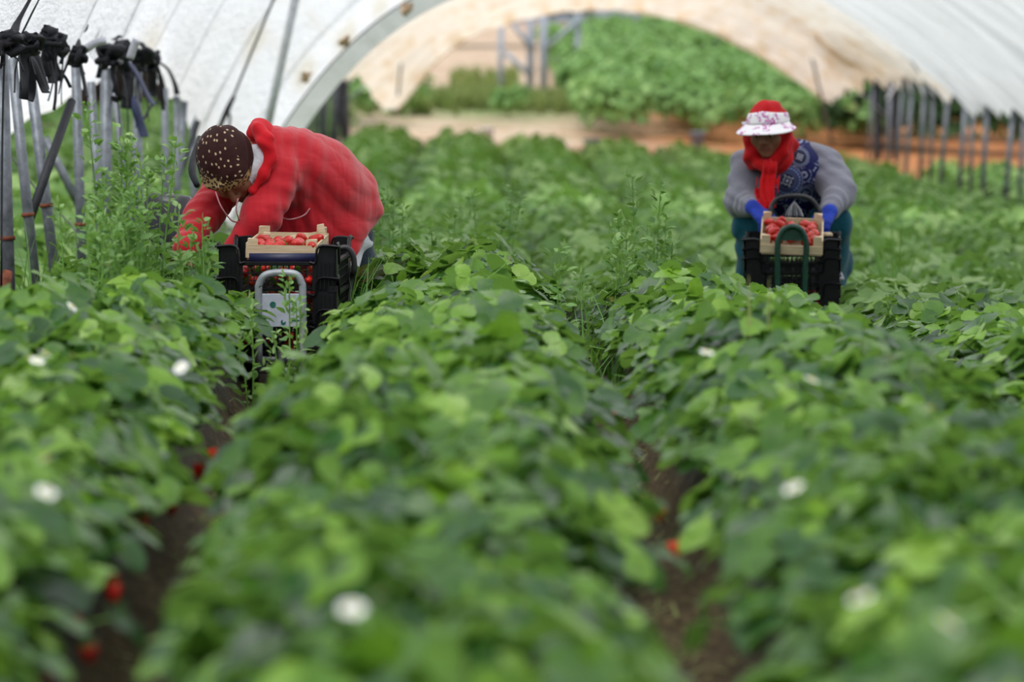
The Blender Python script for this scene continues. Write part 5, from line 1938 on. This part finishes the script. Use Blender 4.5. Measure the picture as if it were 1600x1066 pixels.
    # -- gloves
    for wr, el, d, n, s_ in ((wrR, elR, dR, nR, sR), (wrL, elL, dL, nL, sL)):
        f = Field(wr - .19, wr + .15, .0042)
        hand(f, wr, d, n, s_, .65, 1.0, .0035)
        f.cap(wr - d / np.linalg.norm(d) * .0, wr + (el - wr) / np.linalg.norm(el - wr) * .065, .034, .037, k=.012, wr=(.0015, 120, 0))
        o = shift(body_obj('glove', f, [M['blueglove']], root, None, 1)); o['label'] = 'bright blue work glove'
    # -- red scarf over head and neck
    f = Field(hc - vec(.22, .24, .30), hc + vec(.24, .26, .22), .0045)
    f.ell(W(0, -.02, .022), (.088, .106, .106), HB, .01)
    f.cap(W(0, -.03, -.04), W(0, -.05, -.13), .086, .088, k=.04)
    f.cap(W(.055, .00, -.06), W(.075, .01, -.13), .040, .045, k=.03)
    f.cap(A(1226, 212, 16.86), A(1238, 228, 16.90), .034, .030, k=.03)
    f.chain([W(.085, -.01, -.02), W(.075, .04, -.10), W(.02, .075, -.145)], [.030, .030, .024], k=.02)
    f.chain([W(-.082, .0, -.02), W(-.070, .04, -.09), W(-.01, .075, -.140)], [.018, .022, .022], k=.02)
    f.ell(W(.004, .085, -.145), (.030, .026, .026), HB, .015)
    f.ell(W(0, .125, -.018), (.0605, .105, .078), HB, .006, 'sub')
    f.ell(W(0, .11, -.06), (.048, .07, .05), HB, .006, 'sub')
    f.bumpfn(lambda P: .0035 * np.sin(((P - hc) @ HB)[..., 2] * 85 + ((P - hc) @ HB)[..., 0] * 60 + 2 * np.sin(((P - hc) @ HB)[..., 1] * 30)))
    o = shift(body_obj('red_scarf', f, [M['scarlet']], root, None, 1)); o['label'] = 'bright red scarf wrapped over head and neck'
    # hanging tails
    f = Field(A(1175, 355, 16.68) - vec(.06, .14, .06), A(1225, 245, 16.68) + vec(.06, .14, .06), .0045)
    k1 = A(1203, 262, 16.70)
    for (pts, ra, rb, sc_) in (([k1, A(1196, 285, 16.70), A(1193, 325, 16.66)], .026, .030, .35), ([k1, A(1206, 282, 16.69), A(1203, 318, 16.66)], .026, .024, .35), ([k1, A(1186, 300, 16.71), A(1187, 338, 16.68)], .016, .014, .5)):
        for i in range(len(pts) - 1):
            f.cap(pts[i], pts[i + 1], ra + (rb - ra) * i / 2, ra + (rb - ra) * (i + 1) / 2, k=.008, flat=(vec(0, 1, 0), sc_))
    f.ell(k1, (.032, .026, .028), None, .01)
    f.bumpfn(lambda P: .0035 * np.sin(P[..., 0] * 260 + 2 * np.sin(P[..., 2] * 26)))
    tail = shift(body_obj('scarf_tail', f, [M['scarlet']], root, None, 1)); tail['label'] = 'long red scarf tails with fringed ends'
    m = MB(); rr = random.Random(3)
    for k in range(34):
        x = 1184 + k * .72; y = 322 + rr.uniform(-5, 8)
        a_ = A(x, y, 16.665); b_ = A(x + rr.uniform(-5, 2), y + rr.uniform(12, 22), 16.655)
        m.tube([a_, (a_ + b_) / 2 + vec(rr.uniform(-.003, .003), 0, 0), b_], [.0022, .0018, .001], 4)
    fr = m.build('fringe', [M['scarlet']], tail); fr.matrix_parent_inverse = Matrix.Identity(4)
    # -- visor: band and brim
    m = MB()
    nA, nZ = 40, 6
    th = np.linspace(-PI * .62, PI * .62, nA)        # 0 = forward
    tilt = .20
    G = []
    for z in np.linspace(0, 1, nZ):
        row = []
        for a in th:
            zz = .054 + .050 * z * (1 - .25 * (abs(a) / 2) ** 1.5) - .030 * (abs(a) / 2) ** 1.3
            e1 = math.sqrt(max(.0, 1 - ((zz - .022) / .112) ** 2))
            row.append(W(.0935 * e1 * math.sin(a) * 1.02, -.02 + (.112 * e1) * math.cos(a) + .006, zz))
        G.append(row)
    G = np.array(G)
    band = grid_mesh('visor', G[..., 0], G[..., 1], G[..., 2], [floral])
    vis = link('visor', band, root); shift(vis); vis['label'] = 'white sun visor band printed with pink flowers'
    sm = vis.modifiers.new('t', 'SOLIDIFY'); sm.thickness = .004; sm.offset = 1
    th = np.linspace(-PI * .50, PI * .50, nA)
    G = []
    for q in np.linspace(0, 1, 8):
        row = []
        for a in th:
            base_z = .054 - .030 * (abs(a) / 2) ** 1.3
            ext = .088 * math.cos(a * .92) ** .55 * q if abs(a) < PI / 2 - .01 else 0
            rx = .0955 + ext * .55; ry = .114 + ext
            row.append(W(rx * math.sin(a) * (1 + .10 * q), -.016 + ry * math.cos(a), base_z - ext * .22 - .018 * q * abs(math.sin(a)) ** 2))
        G.append(row)
    G = np.array(G)
    br = link('brim', grid_mesh('brim', G[..., 0], G[..., 1], G[..., 2], [floral]), vis)
    br['label'] = 'curved white visor brim printed with pink flowers'
    sm = br.modifiers.new('t', 'SOLIDIFY'); sm.thickness = .003
    m = MB(); m.tube([W(.098, -.02, .030), W(.112, -.02, .026), W(.120, -.02, .032)], [.006, .009, .003], 6)
    bw = m.build('visor_tie', [M['white_cloth']], vis)
    return root


floral = floral_material()
picker_two()
# ------------------------------------------------------------------ harvest crates, wooden boxes, carts, fruit
M['crate'] = plain('black_plastic', (.006, .006, .008, 1), .42, .3, var=.2)
M['navy'] = plain('navy_plastic', (.012, .016, .06, 1), .45, .5, var=.1)


def wood_material():
    t = NT('pale_poplar')
    v = t.tc('Object', scale=(3, 3, 40))
    c = t.ramp(t.noise(v, 4, 4, .6, .4), [(.3, (.52, .38, .22, 1)), (.7, (.74, .60, .42, 1))])
    return t.done(t.bsdf(c, .7, .3, t.bump(t.noise(v, 9, 3), .2, .004)))


M['wood'] = wood_material()
M['frame_paint'] = plain('worn_grey_paint', (.30, .32, .35, 1), .45, .5, .25, var=.12, scale=25)
M['plate'] = plain('grey_plate', (.42, .45, .53, 1), .5, .4, .1, var=.06)
M['greenmark'] = plain('green_marking', (.01, .10, .075, 1), .6, .3)
M['green_tube'] = plain('dark_green_paint', (.006, .045, .028, 1), .35, .5, var=.2)
M['black_tube'] = plain('black_tube', (.02, .02, .022, 1), .4, .5)
M['bluecloth'] = plain('pale_blue_tube', (.20, .42, .50, 1), .5, .4)
M['grey_tube'] = plain('white_grey_tube', (.50, .50, .55, 1), .4, .5)
M['film_bag'] = sheet_material('clear_bag', (.75, .76, .78, 1), (.6, .6, .62, 1), .6, .9, .5)


def lattice_wall(mb, L, h0, h1, th, M3, loc, nx, nz, bar=.0045, mi=0):
    """open lattice of thin bars between heights h0..h1, length L along local x"""
    for i in range(nx + 1):
        x = -L / 2 + L * i / nx
        mb.box(np.asarray(loc) + M3 @ vec(x, 0, (h0 + h1) / 2), (bar, th, h1 - h0), M3, mi)
    for k in range(nz + 1):
        z = h0 + (h1 - h0) * k / nz
        mb.box(np.asarray(loc) + M3 @ vec(0, 0, z), (L, th, bar), M3, mi)


def crate_parts(W=.395, Ln=.58, H=.155, drop=.055, navy=False):
    """black harvest crate, open lattice sides, high corners and dropped rims; W across x, Ln along y"""
    I = np.eye(3); R = rotz(PI / 2)
    th = .006
    shell = MB()
    # base with slots
    for i in range(9):
        shell.box((-W / 2 + .02 + i * (W - .04) / 8, 0, .006), (.012, Ln - .02, .006))
    for i in range(12):
        shell.box((0, -Ln / 2 + .02 + i * (Ln - .04) / 11, .006), (W - .02, .010, .006))
    for sgn in (-1, 1):
        # end walls (facing y): rim drops in the middle
        y = sgn * (Ln / 2 - th / 2)
        lat = W * .60
        zt = H - drop
        lattice_wall(shell, lat, .012, zt - .010, th * .7, I, (0, y, 0), 12, 3, .0036)
        shell.box((0, y, zt - .004), (lat + .02, .016, .010))
        for s2 in (-1, 1):
            x0 = s2 * lat / 2; x1 = s2 * W / 2
            o = [(x0, .0), (x1, .0), (x1, H), (x1 - s2 * .055, H), (x0 + s2 * .012, zt), (x0, zt)]
            if s2 > 0: o = o[::-1]
            shell.prism(o, th, None, (0, y, 0))
            # rim flange following the high corner and the slope
            rim = [(x1 + s2 * .012, H - .002), (x1 - s2 * .058, H - .002), (x0 + s2 * .010, zt), (x0 - s2 * .01, zt)]
            shell.tube([(a, y + sgn * .006, b) for a, b in rim], 1, 6, flat=(.011, .0045))
        # long walls
        x = sgn * (W / 2 - th / 2)
        lat2 = Ln * .66
        lattice_wall(shell, lat2, .012, zt - .006, th * .7, R, (x, 0, 0), 18, 3, .0036)
        shell.box((x, 0, zt), (.016, lat2 + .02, .010))
        for s2 in (-1, 1):
            x0 = s2 * lat2 / 2; x1 = s2 * Ln / 2
            o = [(x0, 0), (x1, 0), (x1, H), (x1 - s2 * .06, H), (x0 + s2 * .012, zt), (x0, zt)]
            if s2 > 0: o = o[::-1]
            shell.prism(o, th, R, (x, 0, 0))
            rim = [(x1, H - .002), (x1 - s2 * .062, H - .002), (x0 + s2 * .010, zt), (x0, zt)]
            shell.tube([(x + sgn * .006, a, b) for a, b in rim], 1, 6, flat=(.0045, .011))
        for s2 in (-1, 1):
            shell.box((sgn * (W / 2 - .012), s2 * (Ln / 2 - .012), .010), (.03, .03, .02))
    ribs = shell
    for sgn in (-1, 1):
        for i in range(5):
            for s2 in (-1, 1):
                ribs.box((s2 * (W * .33 + i * .014), sgn * (Ln / 2 + .002), .055), (.003, .006, .09))
    return shell.mesh('crate', [M['crate']], False)


CR = crate_parts()


def crate(loc, rz, label, group=None, rx=0.0):
    o = link('harvest_crate', CR, None, loc)
    o.rotation_euler = (rx, 0, rz)
    tag(o, label, 'crate', group)
    return o


def wooden_box(loc, rot, W, Ln, H, label, post=.035):
    """thin poplar punnet tray: four boards, corner posts taller than the boards"""
    root = link('wooden_tray', None, None, loc); root.rotation_euler = rot
    tag(root, label, 'wooden tray')
    t = .006
    b = MB(); b.box((0, 0, .003), (W - .01, Ln - .01, .005)); b.build('base_board', [M['wood']], root, False)
    for s in (-1, 1):
        b = MB(); b.box((0, s * (Ln / 2 - t / 2), .008 + (H * .20 if s < 0 else H * .36)), (W, t, H * (.40 if s < 0 else .72))); b.build('end_board', [M['wood']], root, False)
        b = MB(); b.box((s * (W / 2 - t / 2), 0, .008 + H * .33), (t, Ln - .012, H * .66)); b.build('side_board', [M['wood']], root, False)
        for s2 in (-1, 1):
            b = MB(); c0 = 1.0 if s2 > 0 else .86
            cx, cy = s * (W / 2 - t - post / 2), s2 * (Ln / 2 - t - post / 2)
            # triangular corner post
            tri = [(0, 0), (-s * post, 0), (0, -s2 * post)]
            V = [(s * (W / 2 - t) + a, s2 * (Ln / 2 - t) + q, z) for z in (0.004, H * c0 * 1.12) for a, q in tri]
            b.add(V, [np.array([[0, 2, 1], [3, 4, 5]]), np.array([[0, 1, 4, 3], [1, 2, 5, 4], [2, 0, 3, 5]])], 0)
            b.build('corner_post', [M['wood']], root, False)
    return root


berry_src = link('strawberry', berry_me)
calyx_src = link('calyx', calyx_me, berry_src)


def berry(p, rot, sc, label, group, first=[True]):
    if first[0]:
        o = berry_src; first[0] = False
    else:
        o = copy_tree(berry_src)
    o.location = p; o.rotation_euler = rot; o.scale = (sc, sc, sc)
    o['label'] = label; o['category'] = 'strawberry'; o['group'] = group
    return o


def fill_crate(loc, rz, W, Ln, z0, nx, ny, label, group, sc=1.0, rnd=random.Random(9), front=None, sgn=1):
    Rm = rotz(rz)
    for j in range(ny):
        for i in range(nx):
            x = -W / 2 + W * (i + .5) / nx + rnd.uniform(-.006, .006)
            y = -Ln / 2 + Ln * (j + .5) / ny + rnd.uniform(-.006, .006)
            p = Rm @ vec(x, y, 0) + vec(*loc) + vec(0, 0, z0 + rnd.uniform(-.003, .005))
            berry(p, (rnd.uniform(1.1, 2.0), rnd.uniform(-.5, .5), rnd.uniform(0, 6.28)), sc * rnd.uniform(.9, 1.15), label, group)


def stack_one():
    X0, D0 = at(447, 400, 13.15)[0], 13.15
    rz = math.radians(-3)
    g = float(terr(X0, D0))
    # crate tops as seen: corners of the top crate at y 393 (front)
    ztop = at(447, 384, 12.87)[2]
    H, st = .155, .108
    zs = [ztop - H, ztop - H - st, ztop - H - 2 * st]
    labs = ['black plastic crate on top of the first picker\'s stack, holding the wooden tray', 'second black plastic crate of the first picker\'s stack, full of strawberries', 'lowest black plastic crate of the first picker\'s stack on the grey cart']
    for z, l in zip(zs, labs):
        crate((X0, D0, z), rz, l)
    # wooden tray with navy label strip below it in the top crate
    bw = wooden_box((X0 + .005, D0 + .005, zs[0] + .107), (math.radians(2), math.radians(1), rz), .245, .40, .075, 'small pale wooden tray of strawberries in the first picker\'s top crate')
    pb = MB(); pb.box((0, -.2035, .030), (.232, .002, .045)); o = pb.build('front_panel', [M['wood']], bw, False)
    nv = MB(); nv.box((0, 0, 0), (.235, .004, .036)); o = nv.build('paper_strip', [M['navy']])
    o.location = (X0 + .005, D0 - .245, zs[0] + .110); tag(o, 'dark blue paper strip lining the front of the first picker\'s top crate', 'paper')
    # a second tilted board and post standing up behind
    b = MB(); b.box((0, 0, 0), (.15, .006, .05), roty(math.radians(-8))); o = b.build('loose_board', [M['wood']]); o.location = at(463, 378, 13.34)
    tag(o, 'tilted thin wooden board at the back of the first picker\'s tray', 'board')
    for (px, py, tilt, h, nm) in ((504, 367, 12, .075, 'tallest tilted wooden post at the right end of the first picker\'s tray'), (416, 374, -8, .05, 'short tilted wooden post at the left end of the first picker\'s tray')):
        b = MB(); b.box((0, 0, 0), (.024, .024, h), roty(math.radians(-tilt))); o = b.build('wooden_post', [M['wood']], bevel=.002); o.location = at(px, py, 13.30 if px > 450 else 13.28)
        tag(o, nm, 'wooden post')
    rnd = random.Random(21)
    Rm = rotz(rz)
    for j in range(4):
        for i in range(5):
            x = -.085 + i * .043 + rnd.uniform(-.005, .005); y = -.15 + j * .085 + rnd.uniform(-.01, .01)
            p = Rm @ vec(x, y, 0) + vec(X0 + .005, D0, zs[0] + .146 + rnd.uniform(-.003, .006))
            berry(p, (rnd.uniform(1.2, 2.1), rnd.uniform(-.5, .5), rnd.uniform(2.4, 3.9)), 1.42, 'red strawberry lying in the first picker\'s wooden tray', 'strawberries in the first picker\'s wooden tray')
    for lev, (nx, ny) in ((1, (6, 2)), (2, (6, 1))):
        for j in range(ny):
            for q in range(2 if lev == 1 else 2):
                for i in range(nx):
                    x = -.105 + i * .042 + rnd.uniform(-.006, .006); y = -.250 + j * .045 + rnd.uniform(-.008, .008)
                    p = Rm @ vec(x, y, 0) + vec(X0, D0, zs[lev] + (.052 if lev == 1 else .04) + q * .032)
                    nm = 'second' if lev == 1 else 'lowest'
                    berry(p, (rnd.uniform(.9, 2.2), rnd.uniform(-.5, .5), rnd.uniform(0, 6.28)), 1.25, f'red strawberry behind the lattice of the first picker\'s {nm} crate', f'strawberries in the first picker\'s {nm} crate')
    for q in range(2):
        for i in range(6):
            p = Rm @ vec(-.105 + i * .042 + rnd.uniform(-.005, .005), -.255, 0) + vec(X0, D0, zs[0] + .036 + q * .036)
            berry(p, (rnd.uniform(.9, 2.2), rnd.uniform(-.5, .5), rnd.uniform(0, 6.28)), 1.2, 'red strawberry behind the lattice of the first picker\'s top crate', 'strawberries low in the first picker\'s top crate')
    # grey cart: bent tube front frame, plate, platform, wheel, axle
    root = empty('cart', (X0, D0, g), 'worn grey metal picking cart with a marked plate, under the first picker\'s crates', 'cart')
    L = lambda px, py, D: at(px, py, D) - vec(X0, D0, g)
    fd = 12.78
    gz = float(terr(at(440, 500, fd)[0], fd)) - g
    m = MB()
    a0 = L(404, 470, fd); a1 = L(473, 470, fd)
    pts = [vec(a0[0], a0[1], .14), L(404, 462, fd), L(405, 445, fd), L(412, 432, fd), L(427, 427, fd), L(453, 427, fd), L(465, 431, fd), L(471, 442, fd), L(473, 460, fd), vec(a1[0], a1[1], .14)]
    P = [pts[0]]
    m.tube(np.array(pts), .0125, 12)
    m.build('front_frame', [M['frame_paint']], root)
    m = MB()
    c = (L(404, 459, fd) + L(473, 511, fd)) / 2
    wpl = abs(L(473, 459, fd)[0] - L(404, 459, fd)[0]); hpl = abs(L(404, 459, fd)[2] - L(404, 511, fd)[2])
    m.box(c, (wpl - .012, .004, hpl))
    pl = m.build('plate', [M['plate']], root, False, bevel=.003)
    y = c[1] - .004
    k = MB()   # the green emblem: a leaf, a curved C stroke and a small underline mark
    def arc(cx, cz, r, a0, a1, w0, w1, n=18):
        t = np.linspace(a0, a1, n); wv = np.interp(np.linspace(0, 1, n), [0, .5, 1], [w0 * .4, w1, w0 * .4])
        V = []
        for tt, ww in zip(t, wv):
            V += [(cx + (r - ww) * math.cos(tt), y, cz + (r - ww) * math.sin(tt)), (cx + (r + ww) * math.cos(tt), y, cz + (r + ww) * math.sin(tt))]
        i = np.arange(n - 1)[:, None] * 2
        k.add(V, [np.concatenate([i, i + 1, i + 3, i + 2], 1)])
    q = L(453, 478, fd); arc(q[0], q[2], .017, -1.4, 2.2, .003, .0055)
    q = L(427, 476, fd); arc(q[0], q[2], .006, 0, 6.2, .006, .006)
    q = L(442, 484, fd); arc(q[0], q[2], .003, 0, 6.2, .003, .003)
    q = L(443, 503, fd); arc(q[0], q[2], .006, 2, 6.5, .004, .004)
    q = L(462, 520, fd); arc(q[0], q[2], .042, 1.2, 1.95, .003, .0035)
    k.build('emblem', [M['greenmark']], pl)
    m = MB()
    zb = zs[2] - g - .01
    for s in (-1, 1):
        m.tube([vec(s * .17, -.30, zb), vec(s * .17, .30, zb)], .012, 8)
        m.tube([vec(s * .17, .28, zb), vec(s * .17, .28, .10)], .010, 8)
    for yy in (-.30, -.1, .1, .30):
        m.tube([vec(-.17, yy, zb), vec(.17, yy, zb)], .010, 8)
    m.tube([vec(a0[0], a0[1], .14), vec(a1[0], a1[1], .14)], .011, 8)
    m.tube([vec(a0[0], a0[1], .17), vec(-.17, -.30, zb)], .009, 8); m.tube([vec(a1[0], a1[1], .17), vec(.17, -.30, zb)], .009, 8)
    m.tube([vec(-.13, .28, .10), vec(.13, .28, .10)], .009, 8)
    m.build('platform_frame', [M['frame_paint']], root)
    for (x_, y_) in ((0.0, a0[1]), (-.13, .28), (.13, .28)):
        m = MB(); m.lathe([(.03, -.012), (.095, -.016), (.105, 0), (.095, .016), (.03, .012)], 28, roty(PI / 2), (x_, y_, .105 + (gz if y_ < -.2 else 0)))
        wh = m.build('wheel', [M['rubber']], root)
    # black hand loop at the right
    m = MB()
    pts = [L(531, 388, 13.3), L(541, 387, 13.3), L(549, 394, 13.3), L(553, 406, 13.3), L(553, 425, 13.3), L(549, 440, 13.32), vec(.185, .1, zb)]
    m.tube(np.array(pts), .0105, 10)
    m.build('hand_loop', [M['black_tube']], root)
    m = MB()
    pts = [L(482, 498, 13.0), L(486, 485, 13.0), L(498, 477, 13.0), L(515, 475, 13.0), L(530, 480, 13.05)]
    m.tube(np.array(pts + [vec(.17, .05, zb - .02)]), .009, 8)
    m.build('wheel_arch', [M['green_tube']], root)


stack_one()


def stack_two():
    X0, D0 = at(1238, 400, 16.35)[0], 16.35
    rz = math.radians(-5)
    g = float(terr(X0, D0))
    ztop = at(1238, 374, 16.07)[2]
    H = .155; st = .058
    labs = ['topmost black crate of the second picker\'s stack, under the wooden tray', 'second black crate from the top of the second picker\'s stack', 'third black crate from the top of the second picker\'s stack', 'lowest black crate of the second picker\'s stack on the green cart']
    zz = [ztop - H, ztop - H - .040, ztop - H - .080, ztop - H - .185]
    for z, l in zip(zz, labs):
        crate((X0, D0, z), rz + random.uniform(-.01, .01), l)
    Rm = rotz(rz)
    # the tray stands tilted toward the camera
    c = at(1237, 372, 16.18)
    wb = wooden_box((c[0], c[1], zz[0] + .128), (math.radians(13), math.radians(2), rz), .262, .34, .085, 'pale wooden tray heaped with strawberries on the second picker\'s crates')
    rnd = random.Random(31)
    Rt = np.array(wb.rotation_euler.to_matrix())
    base = np.array(wb.location)
    n = 0
    for j in range(5):
        for i in range(5):
            x = -.088 + i * .044 + rnd.uniform(-.006, .006); y = -.100 + j * .056 + rnd.uniform(-.008, .008)
            p = base + Rt @ vec(x, y, .048 + rnd.uniform(-.004, .008))
            berry(p, (rnd.uniform(.9, 2.2), rnd.uniform(-.6, .6), rnd.uniform(2.2, 4.1)), 1.5, 'red strawberry in the second picker\'s wooden tray', 'strawberries in the second picker\'s wooden tray')
    for i in range(6):
        for q in range(2):
            p = Rm @ vec(.03 + i * .022, -.255 + q * .02, 0) + vec(X0, D0, zz[3] + .075 + q * .032)
            berry(p, (rnd.uniform(.9, 2.2), rnd.uniform(-.5, .5), rnd.uniform(0, 6.28)), 1.1, 'strawberry glimpsed through the lattice of the second picker\'s lowest crate', 'strawberries in the second picker\'s lowest crate')
    for i in range(5):
        p = Rm @ vec(-.12 + i * .034, -.255, 0) + vec(X0, D0, zz[3] + .04)
        berry(p, (rnd.uniform(.9, 2.2), rnd.uniform(-.5, .5), rnd.uniform(0, 6.28)), 1.0, 'strawberry glimpsed through the lattice of the second picker\'s lowest crate', 'strawberries in the second picker\'s lowest crate')
    # pale punnet rims seen through the upper lattice
    m = MB()
    for i in range(14):
        m.box((-.105 + i * .0165, 0, 0), (.011, .004, .026))
    m.box((0, .003, 0), (.25, .003, .004))
    o = m.build('toothed_liner', [M['wood']]); o.location = (X0, D0 - .255, zz[0] + .062); o.rotation_euler = (0, 0, rz)
    tag(o, 'pale toothed wooden liner behind the lattice of the second picker\'s topmost crate', 'liner')
    b = MB(); b.box((0, 0, 0), (.05, .12, .012)); o = b.build('loose_board', [M['wood']]); o.location = at(1290, 366, 16.25); tag(o, 'end of a pale board sticking out right of the second picker\'s tray', 'board')
    # green cart
    root = empty('cart', (X0, D0, g), 'dark green tubular picking cart under the second picker\'s crates', 'cart')
    L = lambda px, py, D: at(px, py, D) - vec(X0, D0, g)
    fd = 16.0
    m = MB()
    za = .12
    a0 = L(1216, 440, fd); a1 = L(1257, 445, fd)
    pts = [vec(a0[0], a0[1], za), L(1215, 420, fd), L(1215, 385, fd), L(1218, 370, fd), L(1225, 359, fd), L(1238, 354, fd), L(1251, 359, fd), L(1258, 372, fd), L(1260, 390, fd), L(1258, 430, fd), vec(a1[0], a1[1], za)]
    m.tube(np.array(pts), .0125, 12)
    m.build('front_hoop', [M['green_tube']], root)
    m = MB()
    t = np.linspace(0, PI, 17)
    c1 = L(1238, 370, fd); V = []
    for tt in t:
        V.append(c1 + vec(.048 * math.cos(tt), 0, .036 * math.sin(tt)))
    V += [c1 + vec(-.048, 0, -.016), c1 + vec(.048, 0, -.016)]
    V = np.array(V); k_ = len(V)
    m.add(np.concatenate([V, V + vec(0, .004, 0)]), [np.arange(k_)[None], (np.arange(k_)[::-1] + k_)[None], np.stack([np.arange(k_), (np.arange(k_)) + k_, (np.arange(k_) + 1) % k_ + k_, (np.arange(k_) + 1) % k_], -1)])
    m.build('hoop_plate', [M['green_tube']], root, False)
    m = MB()
    m.tube(np.array([vec(-.12, .26, zz[3] - g), L(1203, 345, 16.55), L(1206, 322, 16.55), L(1218, 309, 16.55), L(1245, 306, 16.55), L(1266, 311, 16.55), L(1278, 326, 16.55), L(1281, 345, 16.55), vec(.12, .26, zz[3] - g)]), .0105, 10)
    m.build('push_handle', [M['black_tube']], root)
    m = MB()
    zb = zz[3] - g - .012
    for s in (-1, 1):
        m.tube([vec(s * .15, -.28, zb), vec(s * .15, .28, zb)], .011, 8)
        m.tube([vec(s * .15, .26, zb), vec(s * .13, .26, .10)], .010, 8)
    for yy in (-.28, 0, .28):
        m.tube([vec(-.15, yy, zb), vec(.15, yy, zb)], .010, 8)
    m.tube([vec(a0[0], a0[1], za), vec(a1[0], a1[1], za)], .010, 8)
    for q in (a0, a1):
        m.tube([vec(q[0], q[1], zb + .01), vec(q[0], -.26, zb)], .009, 8)
    m.tube([vec(-.13, .26, .10), vec(.13, .26, .10)], .009, 8)
    m.build('platform_frame', [M['green_tube']], root)
    gz = float(terr(X0, fd)) - g
    for (x_, y_, dz) in (((a0[0] + a1[0]) / 2, a0[1], gz), (-.13, .26, 0), (.13, .26, 0)):
        m = MB(); m.lathe([(.03, -.012), (.095, -.016), (.105, 0), (.095, .016), (.03, .012)], 28, roty(PI / 2), (x_, y_, .105 + dz))
        m.build('wheel', [M['rubber']], root)
    m = MB(); m.tube(np.array([L(1300, 401, 16.2), L(1309, 404, 16.2), L(1311, 422, 16.2), L(1317, 436, 16.2), L(1310, 440, 16.2), vec(.15, .0, zb)]), .0065, 8)
    m.build('brake_lever', [M['grey_tube']], root)
    # clear bag gathered at the handle
    m = MB()
    apex = at(1241, 314, 16.56)
    for k in range(9):
        a = -.5 + k / 8
        e = at(1241 + a * 26, 338, 16.56) + vec(0, .02 * math.cos(k * 2), 0)
        m.tube([apex, (apex + e) / 2 + vec(a * .01, 0, 0), e], [.3, .8, 1.1], 6, flat=(.0085, .002))
    o = m.build('clear_bag', [M['film_bag']]); tag(o, 'clear plastic bag tied to the black push handle in front of the patterned vest', 'bag')


stack_two()
# ------------------------------------------------------------------ light
w = bpy.data.worlds.new('world'); SC.world = w
w.use_nodes = True
nt = w.node_tree; nt.nodes.clear()
bg = nt.nodes.new('ShaderNodeBackground'); ow = nt.nodes.new('ShaderNodeOutputWorld')
tcn = nt.nodes.new('ShaderNodeTexCoord'); sp = nt.nodes.new('ShaderNodeSeparateXYZ')
rp = nt.nodes.new('ShaderNodeValToRGB')
nt.links.new(tcn.outputs['Generated'], sp.inputs[0]); nt.links.new(sp.outputs['Z'], rp.inputs[0]); nt.links.new(rp.outputs[0], bg.inputs[0]); nt.links.new(bg.outputs[0], ow.inputs[0])
e = rp.color_ramp.elements
e[0].position = 0; e[0].color = (.27, .30, .35, 1)
e[1].position = 1; e[1].color = (1.0, 1.03, 1.08, 1)
bg.inputs[1].default_value = 1.12
sd = bpy.data.lights.new('sun', 'SUN'); sd.energy = 2.75; sd.angle = math.radians(50); sd.color = (1, .98, .95)
so = bpy.data.objects.new('sun', sd); COL.objects.link(so)
so.rotation_euler = (math.radians(28), math.radians(-14), 0)
SC.view_settings.view_transform = 'Standard'
SC.view_settings.look = 'None'
SC.view_settings.gamma = 1
SC.view_settings.use_curve_mapping = False
SC.view_settings.exposure = 0.0
SC.cycles.max_bounces = 8
SC.cycles.transmission_bounces = 4
SC.cycles.use_denoising = True
